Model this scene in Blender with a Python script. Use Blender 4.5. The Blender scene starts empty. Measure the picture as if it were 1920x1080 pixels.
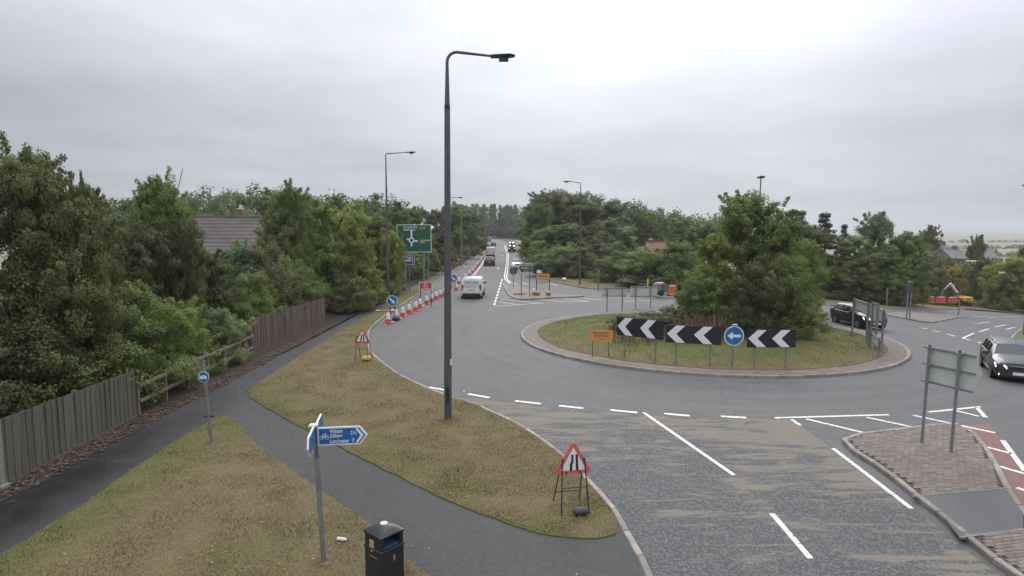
import bpy, math, random
import numpy as np
from mathutils import Vector, Matrix, noise as mnoise
from mathutils.geometry import delaunay_2d_cdt
R = math.radians
random.seed(7)
sc = bpy.context.scene
C = sc.collection

# ------------------------------------------------------------------ camera
CAM_H = 5.7
FPX = 1150.0                      # focal length in 1920-px units
PITCH = math.atan(104 / FPX)
cam_d = bpy.data.cameras.new('camera'); cam = bpy.data.objects.new('camera', cam_d); C.objects.link(cam)
cam.location = (0, 0, CAM_H); cam.rotation_euler = (R(90) - PITCH, 0, 0)
cam_d.sensor_width = 36; cam_d.lens = FPX * 36 / 1920; cam_d.clip_start = 0.1; cam_d.clip_end = 9000
sc.camera = cam

# ------------------------------------------------------------------ sky
SUN_EL, SUN_AZ = R(34), R(12)     # azimuth clockwise from +Y
sun_dir = Vector((math.sin(SUN_AZ) * math.cos(SUN_EL), math.cos(SUN_AZ) * math.cos(SUN_EL), math.sin(SUN_EL)))
w = bpy.data.worlds.new('World'); sc.world = w; w.use_nodes = True
nt = w.node_tree; nt.nodes.clear()
def N(t, typ, **kw):
    n = t.nodes.new(typ)
    for k, v in kw.items():
        if k in n.inputs: n.inputs[k].default_value = v
        else: setattr(n, k, v)
    return n
def L(t, a, b): t.links.new(a, b)
def math_n(t, op, a, b=None, c=None, clamp=False):
    n = t.nodes.new('ShaderNodeMath'); n.operation = op; n.use_clamp = clamp
    for i, x in enumerate((a, b, c)):
        if x is None: continue
        if isinstance(x, (int, float)): n.inputs[i].default_value = x
        else: t.links.new(x, n.inputs[i])
    return n.outputs[0]
def mixc(t, f, a, b, mode='MIX'):
    n = t.nodes.new('ShaderNodeMix'); n.data_type = 'RGBA'; n.blend_type = mode
    for s, x in ((n.inputs[0], f), (n.inputs[6], a), (n.inputs[7], b)):
        if isinstance(x, (int, float)): s.default_value = x
        elif isinstance(x, tuple): s.default_value = x if len(x) == 4 else (*x, 1)
        else: t.links.new(x, s)
    return n.outputs[2]
sky = N(nt, 'ShaderNodeTexSky', sky_type='NISHITA', sun_disc=False, sun_elevation=SUN_EL, sun_rotation=SUN_AZ)
tc = N(nt, 'ShaderNodeTexCoord')
sep = N(nt, 'ShaderNodeSeparateXYZ'); L(nt, tc.outputs['Generated'], sep.inputs[0])
el = math_n(nt, 'MAXIMUM', sep.outputs[2], 0.0)
# overcast dome: brightness grows from horizon to zenith
base = math_n(nt, 'MULTIPLY_ADD', math_n(nt, 'MULTIPLY_ADD', el, 0.85, 0.90), el, 0.335)
# cloud layers seen on a flat deck
inv = math_n(nt, 'DIVIDE', 1.0, math_n(nt, 'ADD', el, 0.13))
cx = math_n(nt, 'MULTIPLY', sep.outputs[0], inv); cy = math_n(nt, 'MULTIPLY', sep.outputs[1], inv)
cmb = N(nt, 'ShaderNodeCombineXYZ'); L(nt, cx, cmb.inputs[0]); L(nt, cy, cmb.inputs[1])
n1 = N(nt, 'ShaderNodeTexNoise', Scale=0.55, Detail=6.0, Roughness=0.5); L(nt, cmb.outputs[0], n1.inputs['Vector'])
n2 = N(nt, 'ShaderNodeTexNoise', Scale=1.7, Detail=7.0, Roughness=0.55); L(nt, cmb.outputs[0], n2.inputs['Vector'])
cl = math_n(nt, 'MULTIPLY_ADD', n1.outputs[0], 1.0, 0.42)
cl = math_n(nt, 'MULTIPLY', cl, math_n(nt, 'MULTIPLY_ADD', n2.outputs[0], 0.36, 0.83))
# broad glow where the sun stands behind the cloud
dt = N(nt, 'ShaderNodeVectorMath', operation='DOT_PRODUCT'); L(nt, tc.outputs['Generated'], dt.inputs[0]); dt.inputs[1].default_value = sun_dir
gl = math_n(nt, 'POWER', math_n(nt, 'MAXIMUM', dt.outputs['Value'], 0.0), 5.0)
lum = math_n(nt, 'ADD', math_n(nt, 'MULTIPLY', base, cl), math_n(nt, 'MULTIPLY', gl, 0.46))
tint = mixc(nt, math_n(nt, 'MULTIPLY', n2.outputs[0], 1.0), (0.87, 0.925, 1.055), (0.945, 0.96, 1.03))
cloud = mixc(nt, 1.0, tint, lum, 'MULTIPLY')
skc = mixc(nt, 1.0, sky.outputs[0], (0.1, 0.1, 0.1), 'MULTIPLY')
allc = mixc(nt, 0.96, skc, cloud)
bg = N(nt, 'ShaderNodeBackground', Strength=1.0); L(nt, allc, bg.inputs[0])
wo = N(nt, 'ShaderNodeOutputWorld'); L(nt, bg.outputs[0], wo.inputs[0])
# ------------------------------------------------------------------ sun (veiled)
sd = bpy.data.lights.new('sun', 'SUN'); sd.energy = 1.25; sd.angle = R(35); sd.color = (1.0, 0.97, 0.92)
sun = bpy.data.objects.new('sun', sd); C.objects.link(sun)
sun.rotation_euler = (-sun_dir).to_track_quat('-Z', 'Y').to_euler()
sc.view_settings.view_transform = 'Standard'; sc.view_settings.look = 'None'
sc.view_settings.exposure = 0.2; sc.view_settings.gamma = 1.0; sc.view_settings.use_curve_mapping = False
sc.render.engine = 'CYCLES'
sc.cycles.use_denoising = True; sc.cycles.max_bounces = 5; sc.cycles.diffuse_bounces = 3; sc.cycles.glossy_bounces = 2
sc.cycles.transparent_max_bounces = 6; sc.cycles.volume_bounces = 0; sc.cycles.use_adaptive_sampling = True

# ------------------------------------------------------------------ helpers
def gtilt(x):
    """the ground falls away to the right of the roundabout"""
    t = min(max(0.0, x - 18.0), 45.0); return -0.1 * t * t / (t + 4.0)
def G(u, v, z=0.0):
    """where the sight line through photo pixel (u, v) meets the level z"""
    x = (u - 960) / FPX; y = (v - 540) / FPX
    dy = math.cos(PITCH) - y * math.sin(PITCH); dz = -math.sin(PITCH) - y * math.cos(PITCH)
    t = (z - CAM_H) / dz
    if x > 0:
        for _ in range(25): t = 0.5 * t + 0.5 * (z + gtilt(x * t) - CAM_H) / dz
    return (x * t, dy * t)
def hat(v, Y):
    y = (v - 540) / FPX
    dy = math.cos(PITCH) - y * math.sin(PITCH); dz = -math.sin(PITCH) - y * math.cos(PITCH)
    return CAM_H + dz * Y / dy
def atx(u, Y): return (u - 960) / FPX * Y * 1.0

def pos_v(t, obj_space=False):
    if obj_space: return N(t, 'ShaderNodeTexCoord').outputs['Object']
    return N(t, 'ShaderNodeNewGeometry').outputs['Position']
def newmat(name):
    m = bpy.data.materials.new(name); m.use_nodes = True
    t = m.node_tree; b = t.nodes['Principled BSDF']
    return m, t, b
def pm(name, col, rough=0.6, var=0.15, scale=6.0, bump=0.0, bscale=None, metal=0.0, spec=0.5, obj=True, rnd=0.0, stretch=None, col2=None, emit=0.0, coat=0.0):
    """general procedural material: two tints through noise, roughness variation, fine relief"""
    m, t, b = newmat(name)
    v = pos_v(t, obj)
    if stretch:
        mp = N(t, 'ShaderNodeMapping'); mp.inputs['Scale'].default_value = stretch; L(t, v, mp.inputs[0]); v = mp.outputs[0]
    n = N(t, 'ShaderNodeTexNoise', Scale=scale, Detail=5.0, Roughness=0.6); L(t, v, n.inputs['Vector'])
    lo = tuple(c * (1 - var) for c in col); hi = col2 or tuple(min(1, c * (1 + var)) for c in col)
    f = N(t, 'ShaderNodeMapRange'); f.inputs[1].default_value = 0.3; f.inputs[2].default_value = 0.7; L(t, n.outputs[0], f.inputs[0])
    c = mixc(t, f.outputs[0], lo, hi)
    if rnd:
        oi = N(t, 'ShaderNodeObjectInfo')
        g = math_n(t, 'MULTIPLY_ADD', oi.outputs['Random'], 2 * rnd, 1 - rnd)
        c = mixc(t, 1.0, c, g, 'MULTIPLY')
    L(t, c, b.inputs['Base Color'])
    b.inputs['Metallic'].default_value = metal; b.inputs['Specular IOR Level'].default_value = spec
    L(t, math_n(t, 'MULTIPLY_ADD', n.outputs[0], 0.25, rough - 0.12, clamp=True), b.inputs['Roughness'])
    if bump:
        n2 = N(t, 'ShaderNodeTexNoise', Scale=bscale or scale * 6, Detail=4.0); L(t, v, n2.inputs['Vector'])
        bp = N(t, 'ShaderNodeBump', Strength=bump, Distance=0.02); L(t, n2.outputs[0], bp.inputs['Height']); L(t, bp.outputs[0], b.inputs['Normal'])
    if emit:
        b.inputs['Emission Color'].default_value = (*col, 1); b.inputs['Emission Strength'].default_value = emit
    if coat:
        b.inputs['Coat Weight'].default_value = coat; b.inputs['Coat Roughness'].default_value = 0.05
    return m
def srgb(r, g, b):
    f = lambda c: (c / 255 / 12.92) if c / 255 <= 0.04045 else ((c / 255 + 0.055) / 1.055) ** 2.4
    return (f(r), f(g), f(b))

# ---- ground materials
def asphalt_mat(name, col, speck=0.5, rough=0.5, patch=0.12, wet=0.0, sp=0.4, polar=None):
    m, t, b = newmat(name); v = pos_v(t)
    big = N(t, 'ShaderNodeTexNoise', Scale=0.16, Detail=4.0, Roughness=0.55); L(t, v, big.inputs['Vector'])
    mid = N(t, 'ShaderNodeTexNoise', Scale=1.4, Detail=6.0, Roughness=0.65); L(t, v, mid.inputs['Vector'])
    grit = N(t, 'ShaderNodeTexNoise', Scale=9.0, Detail=4.0, Roughness=0.75); L(t, v, grit.inputs['Vector'])
    fine = N(t, 'ShaderNodeTexNoise', Scale=38.0, Detail=3.0, Roughness=0.7); L(t, v, fine.inputs['Vector'])
    k = math_n(t, 'MULTIPLY_ADD', big.outputs[0], patch * 2, 1 - patch)
    k = math_n(t, 'MULTIPLY', k, math_n(t, 'MULTIPLY_ADD', mid.outputs[0], 0.5, 0.75))
    k = math_n(t, 'MULTIPLY', k, math_n(t, 'MULTIPLY_ADD', grit.outputs[0], 0.9, 0.55))
    k = math_n(t, 'MULTIPLY', k, math_n(t, 'MULTIPLY_ADD', fine.outputs[0], speck * 1.6, 1 - speck * 0.8))
    if polar:                       # wheel-worn bands running round the circulating lanes
        s = N(t, 'ShaderNodeSeparateXYZ'); L(t, v, s.inputs[0])
        dx = math_n(t, 'SUBTRACT', s.outputs[0], polar[0]); dy = math_n(t, 'SUBTRACT', s.outputs[1], polar[1])
        r = math_n(t, 'SQRT', math_n(t, 'ADD', math_n(t, 'MULTIPLY', dx, dx), math_n(t, 'MULTIPLY', dy, dy))); th = math_n(t, 'ARCTAN2', dy, dx)
        cb = N(t, 'ShaderNodeCombineXYZ'); L(t, math_n(t, 'MULTIPLY', r, 1.6), cb.inputs[0]); L(t, math_n(t, 'MULTIPLY', th, 1.5), cb.inputs[1])
        st = N(t, 'ShaderNodeTexNoise', Scale=1.0, Detail=5.0, Roughness=0.6); L(t, cb.outputs[0], st.inputs['Vector'])
        k = math_n(t, 'MULTIPLY', k, math_n(t, 'MULTIPLY_ADD', st.outputs[0], 0.55, 0.72))
        vo = N(t, 'ShaderNodeTexVoronoi', feature='DISTANCE_TO_EDGE', Scale=0.11); 
        wv = N(t, 'ShaderNodeVectorMath', operation='ADD'); L(t, v, wv.inputs[0]); wn = N(t, 'ShaderNodeTexNoise', Scale=0.9, Detail=4.0); L(t, v, wn.inputs['Vector']); L(t, wn.outputs['Color'], wv.inputs[1]); L(t, wv.outputs[0], vo.inputs['Vector'])
        crack = math_n(t, 'MULTIPLY', math_n(t, 'LESS_THAN', vo.outputs['Distance'], 0.0024), math_n(t, 'GREATER_THAN', big.outputs[0], 0.5))
        k = math_n(t, 'MULTIPLY', k, math_n(t, 'MULTIPLY_ADD', crack, -0.2, 1.0))
    c = mixc(t, 1.0, (*col, 1), k, 'MULTIPLY')
    L(t, c, b.inputs['Base Color'])
    L(t, math_n(t, 'MULTIPLY_ADD', mid.outputs[0], 0.22, rough - 0.11, clamp=True), b.inputs['Roughness'])
    b.inputs['Specular IOR Level'].default_value = sp
    bp = N(t, 'ShaderNodeBump', Strength=0.5, Distance=0.015); L(t, math_n(t, 'ADD', fine.outputs[0], grit.outputs[0]), bp.inputs['Height']); L(t, bp.outputs[0], b.inputs['Normal'])
    return m
M = {}
M['asphalt'] = asphalt_mat('asphalt', (0.122, 0.12, 0.115), 0.5, 0.74, 0.16, sp=0.2, polar=(10.3, 33.45))
M['asphalt_dark'] = asphalt_mat('asphalt_dark', (0.07, 0.07, 0.07), 0.6, 0.55, 0.10, sp=0.35)
M['footway'] = asphalt_mat('footway', (0.066, 0.065, 0.063), 0.4, 0.75, 0.32, sp=0.2)
def shade_tint(m):   # tree shade and corner darkening painted into the path colour
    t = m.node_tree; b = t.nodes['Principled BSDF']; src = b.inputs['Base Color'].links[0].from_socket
    at = N(t, 'ShaderNodeAttribute', attribute_name='shade_tint'); n = N(t, 'ShaderNodeTexNoise', Scale=1.1, Detail=5.0); L(t, pos_v(t), n.inputs['Vector'])
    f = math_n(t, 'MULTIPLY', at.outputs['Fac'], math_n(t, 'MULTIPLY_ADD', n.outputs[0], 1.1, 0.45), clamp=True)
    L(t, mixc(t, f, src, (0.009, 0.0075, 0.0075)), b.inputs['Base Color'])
shade_tint(M['footway'])

def grass_mat(name, green, tan, brown, gscale=0.35, bias=0.0, attr=True):
    m, t, b = newmat(name); v = pos_v(t)
    n1 = N(t, 'ShaderNodeTexNoise', Scale=gscale, Detail=6.0, Roughness=0.62); L(t, v, n1.inputs['Vector'])
    n2 = N(t, 'ShaderNodeTexNoise', Scale=2.3, Detail=6.0, Roughness=0.65); L(t, v, n2.inputs['Vector'])
    n3 = N(t, 'ShaderNodeTexNoise', Scale=34.0, Detail=4.0, Roughness=0.7); L(t, v, n3.inputs['Vector'])
    g = math_n(t, 'MULTIPLY_ADD', n1.outputs[0], 2.6, -1.0 + bias)
    if attr:
        a = N(t, 'ShaderNodeAttribute', attribute_name='green'); g = math_n(t, 'ADD', g, a.outputs['Fac'])
    g = math_n(t, 'ADD', g, math_n(t, 'MULTIPLY_ADD', n3.outputs[0], 0.9, -0.45), clamp=True)
    f2 = math_n(t, 'MULTIPLY_ADD', n2.outputs[0], 2.2, -0.6, clamp=True)
    dry = mixc(t, f2, (*brown, 1), (*tan, 1))
    c = mixc(t, g, dry, (*green, 1))
    c = mixc(t, 1.0, c, math_n(t, 'MULTIPLY_ADD', n3.outputs[0], 0.9, 0.55), 'MULTIPLY')
    L(t, c, b.inputs['Base Color']); b.inputs['Roughness'].default_value = 0.9; b.inputs['Specular IOR Level'].default_value = 0.15
    bp = N(t, 'ShaderNodeBump', Strength=0.7, Distance=0.03); L(t, n3.outputs[0], bp.inputs['Height']); L(t, bp.outputs[0], b.inputs['Normal'])
    return m
M['turf'] = grass_mat('turf', (0.12, 0.122, 0.042), (0.20, 0.16, 0.085), (0.15, 0.10, 0.062), bias=0.04)
M['island_turf'] = grass_mat('island_turf', (0.115, 0.128, 0.038), (0.18, 0.15, 0.068), (0.14, 0.11, 0.052), 0.3, 0.3)
M['field'] = grass_mat('field', (0.10, 0.11, 0.045), (0.30, 0.26, 0.18), (0.22, 0.19, 0.13), 0.006, -0.2, attr=False)
M['scrub_floor'] = grass_mat('scrub_floor', (0.05, 0.055, 0.022), (0.075, 0.06, 0.035), (0.05, 0.038, 0.026), 0.4, -0.1, attr=False)
M['leaf_litter'] = grass_mat('leaf_litter', (0.05, 0.045, 0.028), (0.07, 0.052, 0.038), (0.038, 0.028, 0.022), 0.8, -0.3, attr=False)
M['soil'] = pm('soil', (0.14, 0.095, 0.065), 0.95, 0.35, 3.0, 0.8, 14, obj=False, spec=0.1)

def blade_mat(name, green, tan):
    m, t, b = newmat(name)
    a = N(t, 'ShaderNodeAttribute', attribute_name='tint')
    c = mixc(t, a.outputs['Fac'], (*tan, 1), (*green, 1))
    L(t, c, b.inputs['Base Color']); b.inputs['Roughness'].default_value = 0.75; b.inputs['Specular IOR Level'].default_value = 0.2
    return m
M['blade'] = blade_mat('blade', (0.115, 0.122, 0.034), (0.235, 0.18, 0.092))

# worn buff high-friction surfacing over dark road
def buff_mat():
    m, t, b = newmat('buff_surfacing'); v = pos_v(t)
    mp = N(t, 'ShaderNodeMapping'); mp.inputs['Scale'].default_value = (0.5, 3.1, 1); mp.inputs['Rotation'].default_value = (0, 0, R(-7)); L(t, v, mp.inputs[0])
    st = N(t, 'ShaderNodeTexNoise', Scale=1.0, Detail=7.0, Roughness=0.68, Distortion=1.0); L(t, mp.outputs[0], st.inputs['Vector'])
    n2 = N(t, 'ShaderNodeTexNoise', Scale=0.55, Detail=5.0, Roughness=0.65); L(t, v, n2.inputs['Vector'])
    fine = N(t, 'ShaderNodeTexNoise', Scale=30.0, Detail=4.0, Roughness=0.75); L(t, v, fine.inputs['Vector'])
    a = N(t, 'ShaderNodeAttribute', attribute_name='buff')
    s = math_n(t, 'ADD', math_n(t, 'MULTIPLY_ADD', st.outputs[0], 1.4, -0.2), a.outputs['Fac'])
    s = math_n(t, 'ADD', s, math_n(t, 'MULTIPLY_ADD', n2.outputs[0], 0.75, -0.375))
    s = math_n(t, 'ADD', s, math_n(t, 'MULTIPLY_ADD', fine.outputs[0], 0.16, -0.08))
    mr = N(t, 'ShaderNodeMapRange'); mr.inputs[1].default_value = 0.53; mr.inputs[2].default_value = 0.66; L(t, s, mr.inputs[0])
    vor = N(t, 'ShaderNodeTexVoronoi', Scale=30.0); L(t, v, vor.inputs['Vector'])
    sp = N(t, 'ShaderNodeSeparateColor'); L(t, vor.outputs['Color'], sp.inputs[0])
    dark = mixc(t, math_n(t, 'MULTIPLY', math_n(t, 'GREATER_THAN', sp.outputs[0], 0.66), 0.6), (0.075, 0.075, 0.074), (0.17, 0.168, 0.16))
    dark = mixc(t, 1.0, dark, math_n(t, 'MULTIPLY_ADD', fine.outputs[0], 1.0, 0.5), 'MULTIPLY')
    buff = mixc(t, fine.outputs[0], (0.155, 0.132, 0.103), (0.225, 0.195, 0.152))
    c = mixc(t, math_n(t, 'MULTIPLY', mr.outputs[0], 0.85), dark, buff)
    L(t, c, b.inputs['Base Color']); b.inputs['Roughness'].default_value = 0.75; b.inputs['Specular IOR Level'].default_value = 0.2
    bp = N(t, 'ShaderNodeBump', Strength=0.4, Distance=0.012); L(t, fine.outputs[0], bp.inputs['Height']); L(t, bp.outputs[0], b.inputs['Normal'])
    return m
M['buff'] = buff_mat()
# road paint: worn through at speckles
def paint_mat(name, col, wear=0.42):
    m, t, b = newmat(name); v = pos_v(t)
    n = N(t, 'ShaderNodeTexNoise', Scale=9.0, Detail=6.0, Roughness=0.75); L(t, v, n.inputs['Vector'])
    mr = N(t, 'ShaderNodeMapRange'); mr.inputs[1].default_value = wear - 0.07; mr.inputs[2].default_value = wear + 0.05; L(t, n.outputs[0], mr.inputs[0])
    c = mixc(t, mr.outputs[0], (0.13, 0.13, 0.13), (*col, 1))
    L(t, c, b.inputs['Base Color']); b.inputs['Roughness'].default_value = 0.55
    return m
M['white_line'] = paint_mat('white_line', (0.70, 0.69, 0.63), 0.435)
M['red_surface'] = pm('red_surface', (0.16, 0.062, 0.048), 0.6, 0.25, 5.0, 0.4, 40, obj=False)
M['paver'] = pm('paver', (0.158, 0.126, 0.104), 0.75, 0.2, 9.0, 0.4, 60, obj=False, rnd=0.22)
M['paver_mass'] = pm('paver_mass', (0.165, 0.125, 0.102), 0.75, 0.3, 2.2, 0.4, 60, obj=False)
M['joint'] = pm('joint', (0.085, 0.07, 0.058), 0.95, 0.2, 8.0, obj=False, spec=0.1)
M['kerb'] = pm('kerb', (0.24, 0.21, 0.178), 0.75, 0.34, 3.0, 0.5, 40, obj=False, rnd=0.26)
M['crossing'] = asphalt_mat('crossing', (0.06, 0.06, 0.063), 0.25, 0.5, 0.1)

# ---- object materials
M['galv'] = pm('galvanised', (0.22, 0.225, 0.225), 0.5, 0.22, 5.0, 0.1, 30, metal=0.35)
M['lamp_grey'] = pm('lamp_grey', (0.085, 0.09, 0.095), 0.5, 0.15, 3.0, 0.1, 30, metal=0.2)
M['sign_back'] = pm('sign_back', (0.47, 0.49, 0.46), 0.55, 0.12, 2.0, 0.0, metal=0.0)
M['black'] = pm('black_paint', (0.014, 0.014, 0.016), 0.45, 0.2, 8.0)
M['black_plastic'] = pm('black_plastic', (0.018, 0.018, 0.022), 0.42, 0.2, 6.0, 0.08, 40, spec=0.5)
M['white'] = pm('white_sheeting', (0.74, 0.75, 0.74), 0.4, 0.06, 4.0)
M['white_warm'] = pm('white_cream', (0.7, 0.69, 0.62), 0.45, 0.08, 4.0)
M['red'] = pm('red_sheeting', (0.55, 0.055, 0.06), 0.4, 0.08, 5.0)
M['red_old'] = pm('red_faded', (0.62, 0.13, 0.105), 0.45, 0.1, 6.0)
M['sign_blue'] = pm('blue_sheeting', (0.010, 0.115, 0.33), 0.38, 0.08, 5.0)
M['disc_blue'] = pm('blue_disc_sheeting', (0.012, 0.135, 0.36), 0.38, 0.08, 5.0)
M['navy'] = pm('navy_sheeting', (0.028, 0.07, 0.27), 0.4, 0.1, 5.0)
M['sign_green'] = pm('green_sheeting', (0.012, 0.095, 0.05), 0.4, 0.1, 3.0)
M['sign_yellow'] = pm('yellow_lettering', (0.62, 0.45, 0.06), 0.5, 0.08, 5.0)
M['orange'] = pm('orange_sign', (0.62, 0.27, 0.065), 0.45, 0.08, 5.0)
M['orange_barrier'] = pm('orange_plastic', (0.6, 0.13, 0.05), 0.5, 0.15, 2.0, rnd=0.18)
M['red_barrier'] = pm('red_plastic', (0.62, 0.125, 0.075), 0.5, 0.15, 2.0, rnd=0.15)
M['cone_red'] = pm('cone_red', (0.5, 0.06, 0.045), 0.5, 0.15, 4.0, rnd=0.2)
M['cone_white'] = pm('cone_sleeve', (0.72, 0.72, 0.7), 0.4, 0.1, 6.0)
M['sand_yellow'] = pm('yellow_sandbag', (0.52, 0.38, 0.08), 0.8, 0.25, 9.0, 0.4)
M['sand_black'] = pm('black_sandbag', (0.04, 0.045, 0.052), 0.6, 0.25, 9.0, 0.4)
M['sand_tan'] = pm('tan_sandbag', (0.42, 0.28, 0.13), 0.8, 0.25, 9.0, 0.4)
M['frame_dark'] = pm('dark_steel', (0.03, 0.028, 0.027), 0.6, 0.3, 6.0, metal=0.3)
M['board_grey'] = pm('weathered_board', (0.105, 0.10, 0.075), 0.85, 0.3, 3.0, 0.5, 20, rnd=0.2, stretch=(6, 6, 0.5))
M['board_brown'] = pm('brown_board', (0.125, 0.088, 0.07), 0.85, 0.3, 3.0, 0.5, 20, rnd=0.24, stretch=(6, 6, 0.5))
M['rail_wood'] = pm('rail_wood', (0.165, 0.14, 0.098), 0.85, 0.25, 3.0, 0.4, 20, rnd=0.12, stretch=(1, 6, 6))
M['concrete'] = pm('concrete', (0.21, 0.205, 0.195), 0.85, 0.15, 4.0, 0.4, 40)
M['bark'] = pm('bark', (0.07, 0.055, 0.042), 0.9, 0.35, 6.0, 0.8, 18, stretch=(3, 3, 0.6))
M['stalk'] = pm('dry_stalk', (0.16, 0.088, 0.055), 0.9, 0.35, 1.5, obj=False)
M['brick_red'] = pm('red_brick', (0.20, 0.10, 0.075), 0.85, 0.25, 3.0, 0.3, 30)
M['render_white'] = pm('white_render', (0.62, 0.6, 0.56), 0.8, 0.1, 1.5)
M['roof_tile'] = pm('roof_tile', (0.122, 0.102, 0.088), 0.8, 0.3, 1.2, 0.3, 20, rnd=0.05)
M['roof_slate'] = pm('roof_slate', (0.17, 0.165, 0.16), 0.7, 0.2, 0.8)
M['roof_red'] = pm('roof_red', (0.22, 0.12, 0.09), 0.8, 0.2, 0.8)
M['upvc'] = pm('white_frame', (0.72, 0.72, 0.7), 0.4, 0.05, 4.0)
M['pane'] = pm('window_pane', (0.03, 0.036, 0.04), 0.12, 0.2, 1.0, spec=0.6)
M['glass'] = pm('vehicle_glass', (0.018, 0.021, 0.024), 0.14, 0.1, 1.0, spec=0.7)
M['tyre'] = pm('tyre', (0.018, 0.018, 0.018), 0.8, 0.2, 8.0)
M['rim'] = pm('alloy_rim', (0.36, 0.37, 0.38), 0.35, 0.1, 5.0, metal=0.7)
M['chrome'] = pm('chrome_trim', (0.6, 0.6, 0.6), 0.22, 0.05, 5.0, metal=0.8)
M['paint_dark'] = pm('dark_grey_paint', (0.02, 0.021, 0.026), 0.36, 0.08, 2.0, coat=0.3)
M['paint_black'] = pm('black_car_paint', (0.01, 0.01, 0.014), 0.38, 0.08, 2.0, coat=0.2)
M['paint_white'] = pm('white_car_paint', (0.66, 0.67, 0.67), 0.35, 0.05, 2.0, coat=0.4)
M['paint_pink'] = pm('pale_body', (0.62, 0.55, 0.50), 0.45, 0.06, 2.0)
M['paint_red'] = pm('red_car_paint', (0.42, 0.05, 0.045), 0.35, 0.05, 2.0, coat=0.4)
M['lamp_on'] = pm('lit_headlamp', (1.0, 0.97, 0.86), 0.3, 0.0, 2.0, emit=1.6)
M['lamp_clear'] = pm('headlamp_lens', (0.55, 0.57, 0.57), 0.2, 0.1, 6.0)
M['lamp_red'] = pm('tail_lens', (0.35, 0.02, 0.02), 0.25, 0.1, 6.0)
M['lamp_amber'] = pm('amber_lens', (0.7, 0.25, 0.03), 0.3, 0.1, 6.0)
M['plate_yellow'] = pm('plate_yellow', (0.6, 0.45, 0.06), 0.4, 0.05, 6.0)
M['excavator'] = pm('excavator_yellow', (0.55, 0.33, 0.035), 0.5, 0.15, 3.0)
M['wood_reel'] = pm('wood_reel', (0.22, 0.165, 0.135), 0.85, 0.25, 6.0, 0.4, 20)
M['post_yellow'] = pm('yellow_post', (0.62, 0.47, 0.09), 0.6, 0.1, 5.0)
M['gold'] = pm('gold_emblem', (0.55, 0.36, 0.2), 0.5, 0.1, 6.0)
M['hiviz'] = pm('blue_plastic', (0.045, 0.10, 0.16), 0.5, 0.15, 4.0)
M['litter_white'] = pm('litter_white', (0.66, 0.66, 0.64), 0.5, 0.08, 6.0)

def leaf_mat(name, a, b_, c_, rough=0.55):
    m, t, b = newmat(name)
    at = N(t, 'ShaderNodeAttribute', attribute_name='tint')
    oi = N(t, 'ShaderNodeObjectInfo')
    n = N(t, 'ShaderNodeTexNoise', Scale=0.8, Detail=2.0); L(t, pos_v(t), n.inputs['Vector'])
    c = mixc(t, at.outputs['Fac'], (*a, 1), (*b_, 1))
    c = mixc(t, math_n(t, 'MULTIPLY_ADD', n.outputs[0], 1.8, -0.55, clamp=True), c, (*c_, 1))
    c = mixc(t, 1.0, c, math_n(t, 'MULTIPLY_ADD', oi.outputs['Random'], 0.35, 0.82), 'MULTIPLY')
    L(t, c, b.inputs['Base Color']); b.inputs['Roughness'].default_value = rough; b.inputs['Specular IOR Level'].default_value = 0.35
    tr = N(t, 'ShaderNodeBsdfTranslucent'); L(t, mixc(t, 1.0, c, (1.1, 1.25, 0.6, 1), 'MULTIPLY'), tr.inputs[0])
    mx = N(t, 'ShaderNodeMixShader'); mx.inputs[0].default_value = 0.38
    L(t, b.outputs[0], mx.inputs[1]); L(t, tr.outputs[0], mx.inputs[2])
    L(t, mx.outputs[0], t.nodes['Material Output'].inputs[0])
    return m
M['leaf_dark'] = leaf_mat('leaf_dark', (0.067, 0.086, 0.029), (0.199, 0.216, 0.075), (0.131, 0.129, 0.051))
M['leaf_mid'] = leaf_mat('leaf_mid', (0.101, 0.141, 0.043), (0.285, 0.329, 0.109), (0.193, 0.222, 0.071))
M['leaf_yellow'] = leaf_mat('leaf_yellow', (0.141, 0.181, 0.043), (0.355, 0.383, 0.103), (0.263, 0.281, 0.075))
M['leaf_lime'] = leaf_mat('leaf_lime', (0.2, 0.27, 0.05), (0.34, 0.40, 0.085), (0.26, 0.32, 0.065))
M['leaf_blue'] = leaf_mat('leaf_blue', (0.065, 0.11, 0.07), (0.18, 0.245, 0.15), (0.11, 0.165, 0.095))
M['leaf_grey'] = leaf_mat('leaf_grey', (0.137, 0.167, 0.083), (0.303, 0.335, 0.176), (0.216, 0.244, 0.116))
M['leaf_brown'] = leaf_mat('leaf_brown', (0.118, 0.122, 0.048), (0.245, 0.23, 0.10), (0.17, 0.16, 0.066))
M['leaf_orange'] = leaf_mat('leaf_orange', (0.32, 0.25, 0.05), (0.48, 0.31, 0.075), (0.29, 0.27, 0.065))
M['needle'] = leaf_mat('needle', (0.052, 0.074, 0.037), (0.137, 0.167, 0.079), (0.092, 0.114, 0.055))
M['brick_grey'] = pm('weathered_brick', (0.15, 0.125, 0.105), 0.85, 0.25, 2.0)
M['wood_far'] = leaf_mat('wood_far', (0.080, 0.105, 0.041), (0.211, 0.244, 0.087), (0.137, 0.161, 0.060))

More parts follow.
